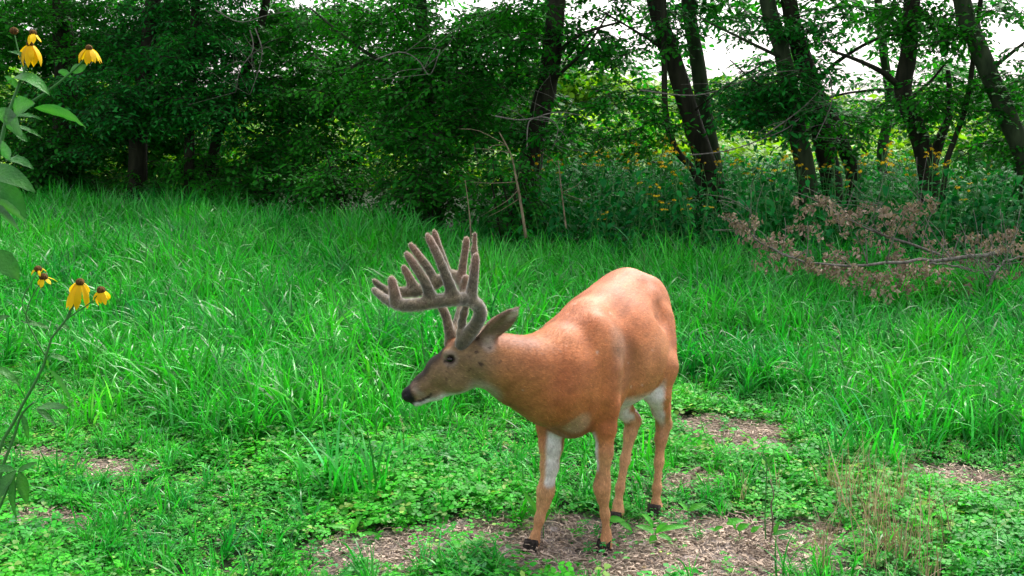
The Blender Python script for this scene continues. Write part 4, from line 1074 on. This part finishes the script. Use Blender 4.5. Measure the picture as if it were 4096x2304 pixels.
vine = [[(527, 150), (528, 125), (535, 118), (560, 112), (590, 118)], [(495, 116), (520, 120), (545, 117), (558, 128), (552, 150)], [(375, 60), (400, 52), (418, 60), (430, 75), (440, 50)], [(250, 30), (253, 50), (240, 70), (236, 92)], [(255, 28), (262, 50), (258, 72), (250, 95)],
        [(215, 10), (240, 22), (268, 15), (300, 10)], [(830, 78), (832, 100), (824, 122), (815, 140)], [(765, 135), (800, 110), (822, 88)], [(690, 155), (730, 150), (780, 132), (800, 118)], [(640, 90), (700, 95), (760, 75), (800, 70)]]
VL = ['grey bare vine looping beside the thick black trunk', 'pale vine stretched left of the thick black trunk', 'grey twig curling under the drooping boughs', 'grey hanging tendril at upper left', 'second grey tendril hanging just right of the first at upper left',
      'spidery grey twig along the top left canopy', 'dead grey twig hanging in front of the twin trunks', 'fine dead branch crossing the left twin trunk', 'low dead branch sweeping up toward the twin trunks', 'long fine dead twig crossing the big leaning trunk']
for v_, l_ in zip(vine, VL):
    d_ = 12.3 if v_[0][0] > 320 else 15.2
    stick('bare_vine', l_, 'vine', [(a, b, d_) for a, b in v_], .009, .004, 'twig', 'grey dead vines and twigs', 6, tw=.55)

# ------------------------------------------------------------------ foreground plants with broad leaves
def leaf_obj(root, b, t, wpx, up=(0, -.35, 1), droop=.5, fold=.25, matk='bigleaf', label=None, pet=.0, d=None, curl=0.0):
    """one broad leaf between two (px,py,d) points"""
    A_ = W(*b); T_ = W(*t); v = T_ - A_; L_ = np.linalg.norm(v); dr = v / L_; upn = np.array(up, float)
    upn -= dr * (dr @ upn); upn /= np.linalg.norm(upn)
    dr2 = dr * math.cos(droop * .5) + upn * math.sin(droop * .5)
    mb = MB(); g = R(.8, 1.2); leafshape(mb, A_, dr2, upn, L_ * 1.03, wpx * b[2] / F, droop, fold, 12, (g, g, g), 0, .0, .38, curl)
    for i in range(len(mb.v)):
        if i % 3 == 1: mb.c[i] = (g * 1.9, g * 1.35, g * 1.6)
        else:
            k = g * R(.8, 1.15); mb.c[i] = (k, k, k); mb.v[i] = tuple(np.array(mb.v[i]) + upn * R(-1, 1) * .0016 + dr * R(-1, 1) * .001)
    o = mb.build('leaf', M[matk], root)
    if label: o['label'] = label
    return o
def stem_obj(root, pts, w0, w1, name='stem', matk='stem', n=14):
    P = smooth_path([W(*q) for q in pts], n); mb = MB(); tube(mb, P, np.linspace(w0, w1, n), 7, rough=.06); return mb.build(name, M[matk], root)
def flower_obj(root, c, n, L_, wd, drop, tiltv, cone=.011, arc=6.283, a0=0):
    P = W(*c); mb = MB(); v_, f_ = uv_ell(P, (cone, cone, cone * .9), 8, 12); mb.add(v_, f_); o = mb.build('flower_head', M['cone'], root)
    for i in range(n):
        mb = MB(); petals(mb, P, 1, L_, wd, drop, 0, tiltv, a0 + arc * i / n, .01, 6)
        q = mb.build('petal', M['petal'], o); 
    return o
A_UP = (-.2, -.6, .8)
D0 = 2.05
r1 = empty('flowering_plant', (W(-12, 400, D0)[0], D0, 0)); tag(r1, 'tall yellow flowered plant with broad leaves entering at the upper left edge', 'plant', 'yellow flowered plants in the left foreground')
for pts, a, b in [([(-30, 560, D0), (-22, 350, D0), (-10, 200, D0), (0, 150, D0), (6, 121, D0), (16, 93, D0), (26, 66, D0), (31, 46, D0)], .0055, .002), ([(6, 121, D0), (25, 106, D0), (48, 91, D0), (68, 75, D0), (84, 60, D0), (89, 52, D0)], .003, .0015), ([(26, 66, D0), (30, 50, D0), (32, 38, D0)], .0018, .0012), ([(24, 72, D0), (18, 50, D0), (14, 32, D0)], .0016, .001)]: stem_obj(r1, pts, a, b)
for args in [((10, 84, D0), (56, 102, D0 - .03), 17, (.1, -.5, .9), 1.9), ((14, 112, D0), (36, 104, D0 - .05), 22, (-.3, -.9, .3), .6), ((34, 108, D0), (84, 129, D0 - .05), 15, (.1, .75, .6), .7), ((10, 118, D0), (44, 122, D0 - .02), 9, (.1, -.4, .9), .8),
             ((-6, 112, D0), (20, 136, D0 - .06), 24, (.3, .9, .3), .5), ((17, 133, D0), (27, 142, D0), 8, (.2, -.6, .7), .5), ((12, 126, D0), (42, 139, D0 - .02), 6, (.1, -.5, .9), .7), ((-8, 142, D0), (10, 160, D0 - .03), 15, (.4, .9, .1), .6),
             ((6, 160, D0), (35, 171, D0 - .04), 12, (.1, -.6, .8), .9), ((-20, 172, D0 - .05), (36, 194, D0 - .1), 26, (.1, -.6, .8), .8), ((0, 182, D0), (26, 218, D0), 20, (.2, -.8, .5), .5), ((-12, 198, D0 - .1), (24, 222, D0 - .15), 13, (.2, .9, .4), .4),
             ((-12, 203, D0 - .1), (18, 232, D0 - .15), 13, (.3, .9, .3), .4), ((-8, 250, D0), (19, 280, D0), 22, (.3, -.8, .5), .6), ((58, 71, D0), (72, 77, D0), 8, (.1, .9, .4), .4), ((70, 72, D0), (87, 65, D0), 9, (.1, .9, .3), .5), ((20, 72, D0), (34, 82, D0), 6, (.1, .9, .3), .6), ((18, 88, D0), (4, 76, D0), 8, (.1, .9, .3), .6), ((30, 60, D0), (8, 52, D0), 7, (0, -.5, .9), .7)]:
    leaf_obj(r1, args[0], args[1], args[2], args[3], args[4])
flower_obj(r1, (30, 44, D0), 13, .044, .013, 1.4, (.1, -.2, 1), .007); flower_obj(r1, (89, 48, D0), 11, .034, .012, 1.2, (.1, -.2, 1), .007); flower_obj(r1, (33, 33, D0), 5, .024, .010, 1.0, (0, -.1, 1), .007, 4); flower_obj(r1, (14, 31, D0), 0, .02, .008, 1, (0, 0, 1), .008)
D1 = 2.12
r2 = empty('flowering_plant', (W(-5, 450, D1)[0], D1, 0)); tag(r2, 'yellow flowered plant leaning in at the left over the grass, four ragged flowers', 'plant', 'yellow flowered plants in the left foreground')
for pts, a, b in [([(-20, 575, D1), (-6, 480, D1), (0, 447, D1), (13, 424, D1), (24, 402, D1), (41, 372, D1), (46, 357, D1), (52, 337, D1), (64, 323, D1), (73, 308, D1), (80, 286, D1)], .0042, .0016), ([(52, 337, D1), (66, 320, D1), (90, 303, D1), (100, 292, D1)], .0018, .001), ([(46, 357, D1), (34, 335, D1), (26, 316, D1), (33, 295, D1), (43, 280, D1)], .0018, .001), ([(30, 322, D1), (22, 303, D1), (30, 285, D1), (38, 272, D1)], .0014, .001),
                  ([(-8, 520, D1), (2, 470, D1), (13, 440, D1), (22, 414, D1), (34, 402, D1)], .004, .002), ([(64, 323, D1), (69, 312, D1), (77, 292, D1)], .0014, .001)]: stem_obj(r2, pts, a, b)
for args in [((48, 369, D1), (70, 402, D1 - .02), 12, (.5, .75, .35), .3), ((37, 408, D1), (68, 409, D1 - .03), 13, (0, -.35, .9), .35), ((50, 356, D1), (71, 364, D1), 7, (0, -.5, .9), 1.0), ((47, 357, D1), (50, 370, D1), 6, (-.6, -.7, .1), .4), ((-5, 366, D1), (21, 388, D1), 8, (.2, -.5, .8), .8),
             ((36, 408, D1), (56, 426, D1), 7, (.2, -.5, .8), .5), ((22, 322, D1), (50, 330, D1), 7, (0, -.5, .9), .6), ((45, 360, D1), (30, 364, D1), 5, (0, .5, .7), .3), ((10, 316, D1), (-8, 325, D1), 8, (0, -.5, .8), .5), ((22, 414, D1), (28, 440, D1), 6, (.4, -.6, .6), .6),
             ((16, 470, D1 - .1), (-4, 505, D1 - .15), 15, (-.3, -.8, .5), .5), ((15, 472, D1 - .1), (17, 518, D1 - .12), 13, (-.5, -.8, .2), .4), ((19, 471, D1 - .1), (27, 503, D1 - .1), 12, (.4, -.8, .3), .4), ((-14, 512, D1), (9, 498, D1), 12, (0, .7, .6), .4), ((18, 472, D1 - .1), (38, 463, D1 - .1), 8, (.2, -.6, .8), .6), ((15, 470, D1 - .1), (-14, 470, D1 - .1), 10, (0, -.5, .8), .5),
             ((62, 324, D1), (70, 330, D1), 4, (0, -.5, .9), .5)]:
    leaf_obj(r2, args[0], args[1], args[2], args[3], args[4])
stem_obj(r2, [(-10, 530, D1 - .1), (5, 495, D1 - .1), (16, 470, D1 - .1)], .003, .002)
flower_obj(r2, (80, 282, D1), 13, .054, .014, 1.5, (.35, -.4, 1), .009); flower_obj(r2, (101, 290, D1), 8, .034, .011, 1.2, (-.1, -.2, 1), .009); flower_obj(r2, (43.5, 277, D1), 6, .026, .009, 1.3, (0, -.2, 1), .009); flower_obj(r2, (38, 269, D1), 5, .018, .007, .3, (0, -.2, 1), .008)

# seedlings and broad leaved weeds by the bare soil
def seedling(label, base, leaves, stemtop=None, matk='bright'):
    b = G(*base); root = empty('seedling', (b[0], b[1], 0)); tag(root, label, 'seedling', 'broad leaved seedlings beside the bare soil'); d = b[1]
    tip = stemtop or (base[0], base[1] - 10)
    stem_obj(root, [(base[0], base[1] + 1, d), ((base[0] + tip[0]) / 2 + 1, (base[1] + tip[1]) / 2, d), (tip[0], tip[1], d)], .0022, .0014, n=6)
    for (a, t, wd_) in leaves:
        leaf_obj(root, (a[0], a[1], d - .01), (t[0], t[1], d - .02), wd_, (R(-.2, .2), -.6, 1), R(.3, .9), .22, matk)
    return root
seedling('bright green seedling at the bottom left of the deer', (356, 541), [((355, 530), (364, 515), 8), ((354, 533), (352, 523), 7), ((360, 534), (383, 537), 5), ((350, 529), (326, 527), 5)], (356, 530))
seedling('pointed leaf weed in front of the inner white foreleg', (543, 542), [((541, 520), (522, 491), 7), ((541, 520), (527, 509), 6), ((543, 521), (550, 502), 6), ((542, 530), (528, 530), 4), ((543, 524), (553, 508), 4)], (542, 519))
seedling('weed with large bright leaves against the nearest foreleg', (611, 545), [((607, 520), (625, 521), 9), ((618, 521), (632, 532), 7), ((605, 532), (613, 523), 6), ((601, 507), (609, 515), 5), ((604, 530), (606, 540), 6)], (609, 520))
seedling('low spreading weed between the fore and hind hooves', (655, 545), [((655, 532), (635, 526), 8), ((655, 532), (690, 527), 7), ((653, 526), (641, 514), 7), ((653, 528), (646, 520), 7), ((656, 533), (668, 523), 7), ((656, 535), (650, 544), 8), ((658, 535), (672, 541), 7)], (655, 530))
seedling('two leaved seedling right of the hind hoof', (688, 530), [((688, 511), (708, 505), 8), ((688, 511), (678, 503), 6)], (688, 510))
seedling('small round leaved seedling on the bare soil', (720, 540), [((714, 530), (723, 527), 6), ((716, 531), (709, 529), 5)], (716, 529))
seedling('seedling with two bright leaves left of the tall thin stalk', (740, 542), [((726, 524), (744, 521), 9), ((737, 530), (749, 525), 9), ((751, 532), (760, 527), 7), ((736, 530), (727, 517), 5)], (738, 528))
seedling('low dark leaved weed under the tall thin stalk', (776, 545), [((772, 535), (791, 531), 6), ((778, 538), (790, 539), 6), ((774, 534), (780, 520), 5)], (774, 533), 'bigleaf')
seedling('pointed weed in the clover below the antlers', (404, 532), [((404, 500), (416, 524), 6), ((404, 500), (390, 506), 5), ((402, 497), (405, 485), 5)], (404, 500), 'bigleaf')
b = G(766, 543); r = empty('tall_stalk', (b[0], b[1], 0)); tag(r, 'tall thin green stalk standing on the bare soil right of the deer', 'stalk'); d = b[1]
stem_obj(r, [(766, 545, d), (765, 520, d), (766, 490, d), (767, 463, d)], .0032, .002)
for a, t, wd_ in [((767, 464), (761, 455), 4), ((767, 464), (776, 453), 4), ((767, 468), (775, 462), 3.5), ((766, 475), (760, 468), 3), ((766, 502), (762, 506), 6)]: leaf_obj(r, (*a, d), (*t, d), wd_, (.1, -.6, 1), .7)
b = G(772, 543); r = empty('dead_stalk', (b[0], b[1], 0)); tag(r, 'withered brown stalk just right of the tall green one', 'stalk')
stem_obj(r, [(769, 545, d), (773, 525, d), (771, 505, d), (774, 495, d), (770, 480, d)], .0035, .002, matk='wood')

# tussocks and seed heads that stand out from the rest
def tussock(label, base, n, hpx, wide=.10, k=None, lw=(.010, .018), bend=(.4, 2.2)):
    b = G(*base); root = empty('grass_tussock', (b[0], b[1], 0)); tag(root, label, 'grass tussock', 'tall grass tussocks'); mb = MB(); s_ = b[1] / F
    for i in range(n):
        g = R(.5, 1.5); wt = R(0, 1) < .15; c = (g, g, g) if not wt else (g * 4, g * 1.4, g * 4)  # whitened blades carry a painted sky sheen
        blade(mb, (b[0] + R(-wide, wide), b[1] + R(-wide, wide), 0), R(0, 6.28), hpx * s_ * R(.5, 1.25), R(*lw), R(.0, .5), R(*bend), 8, c, 0, R(-.8, .8))
    o = mb.build('blades', M['grass'], root); o['kind'] = 'stuff'; return root
tussock('tallest grass tussock in the clover left of the foreleg', (358, 505), 46, 95, .12)
tussock('smaller tussock just left of the tallest one', (318, 495), 24, 60, .09)
tussock('tussock with brown flecks right of the deer', (858, 462), 50, 70, .16)
tussock('upright tussock among clover at left', (98, 425), 30, 70, .12)
tussock('small tussock in the clover under the chin', (400, 470), 16, 50, .06)
tussock('thin tussock behind the hind leg', (645, 468), 12, 60, .04, bend=(.2, 1.0))
tussock('broad tussock beside the flowers at left', (210, 430), 34, 75, .16)
tussock('tussock at the grass edge below the seed heads', (930, 440), 44, 80, .2)
b = G(868, 525); r = empty('dead_grass_clump', (b[0], b[1], 0)); tag(r, 'clump of dry straw coloured grass at lower right', 'dry grass'); x = b[0] + RS.randn(46) * .17; y = b[1] + RS.randn(46) * .28
scatter('dry_blades', np.stack([x, y, x * 0], -1), upright(46, .15), u(46, .7, 1.25), T_straw, 4, r)['kind'] = 'stuff'
def seedhead(label, pts, hl, wd):
    P = smooth_path([W(*q) for q in pts], 14); c = P[0]; root = empty('seed_head', (c[0], c[1], 0)); tag(root, label, 'foxtail grass', 'foxtail seed heads above the grass')
    mb = MB(); tube(mb, P, np.linspace(.002, .0012, 14), 5); mb.build('stalk', M['stem'], root)
    mb = MB(); n = 160; k0 = int(14 * (1 - hl))
    for i in range(n):
        t = (k0 + (13 - k0) * random.random()); j = min(int(t), 12); p_ = P[j] * (1 - t + j) + P[j + 1] * (t - j); tl = (t - k0) / (13 - k0)
        d_ = RS.randn(3); d_ /= np.linalg.norm(d_); ax = P[j + 1] - P[j]; ax /= np.linalg.norm(ax); d_ = d_ + ax * .8
        blade(mb, p_, math.atan2(d_[1], d_[0]), wd * (1.1 - .5 * tl), .002, math.acos(np.clip(d_[2] / np.linalg.norm(d_), -1, 1)), .1, 1, (.9, 1, .75))
    o = mb.build('bristles', M['straw'], root); o['kind'] = 'stuff'
seedhead('upright pale foxtail seed head right of the deer', [(872, 390, 5.4), (871, 365, 5.4), (870, 345, 5.4), (868, 332, 5.4)], .4, .012)
seedhead('curved foxtail seed head arching over the grass', [(836, 378, 5.3), (840, 345, 5.3), (838, 330, 5.3), (824, 317, 5.3)], .45, .012)
seedhead('drooping foxtail head near the deer rump', [(805, 382, 5.2), (798, 368, 5.2), (785, 362, 5.2), (775, 370, 5.2)], .4, .013)
seedhead('bent pale foxtail head lying low over the grass', [(838, 400, 5.1), (815, 388, 5.1), (800, 372, 5.1), (776, 366, 5.1)], .35, .011)
seedhead('long arched foxtail head at the right side', [(928, 420, 5.0), (940, 400, 5.0), (955, 388, 5.0), (982, 385, 5.0)], .3, .010)
seedhead('leaning foxtail below the long arched one', [(888, 425, 4.9), (893, 408, 4.9), (903, 402, 4.9), (914, 400, 4.9)], .3, .010)
seedhead('fluffy grey seed head just under the muzzle', [(404, 452, 4.3), (404, 440, 4.3), (403, 428, 4.3), (400, 416, 4.3)], .5, .016)

# sticks and a chunk of dead wood on the ground
def ground_stick(label, pts, r0, r1, matk='wood', name='fallen_stick', dz=.012):
    P = np.array([G(a, b, dz + r0) for a, b in pts]); P = smooth_path(P, 14) + RS.randn(14, 3) * r0 * .2; root = empty(name, (P[0][0], P[0][1], 0)); tag(root, label, 'stick' if 'stick' in name else 'wood', None)
    mb = MB(); tube(mb, P, np.linspace(r0, r1, 14), 8, rough=.3); mb.build('wood', M[matk], root)
ground_stick('crooked grey stick lying at the edge of the bare soil', [(296, 505), (309, 516), (322, 520), (340, 524)], .010, .006, 'wood')
ground_stick('thin pale stick on the soil left of the foreleg', [(490, 538), (505, 532), (516, 524)], .006, .004, 'palestem')
ground_stick('short pale stick at the bottom left of the soil patch', [(497, 520), (520, 512), (530, 510)], .004, .003, 'palestem')
ground_stick('thin forked twig right of the hind hoof', [(668, 515), (690, 520), (712, 519)], .004, .002, 'palestem')
ground_stick('long pale twig lying across the right of the bare soil', [(760, 533), (800, 528), (840, 533)], .004, .002, 'palestem')
ground_stick('curved chunk of pale rotten wood in the clover right of the deer', [(686, 492), (688, 480), (694, 471), (702, 467), (718, 459)], .020, .006, 'wood', 'rotten_wood', .02)
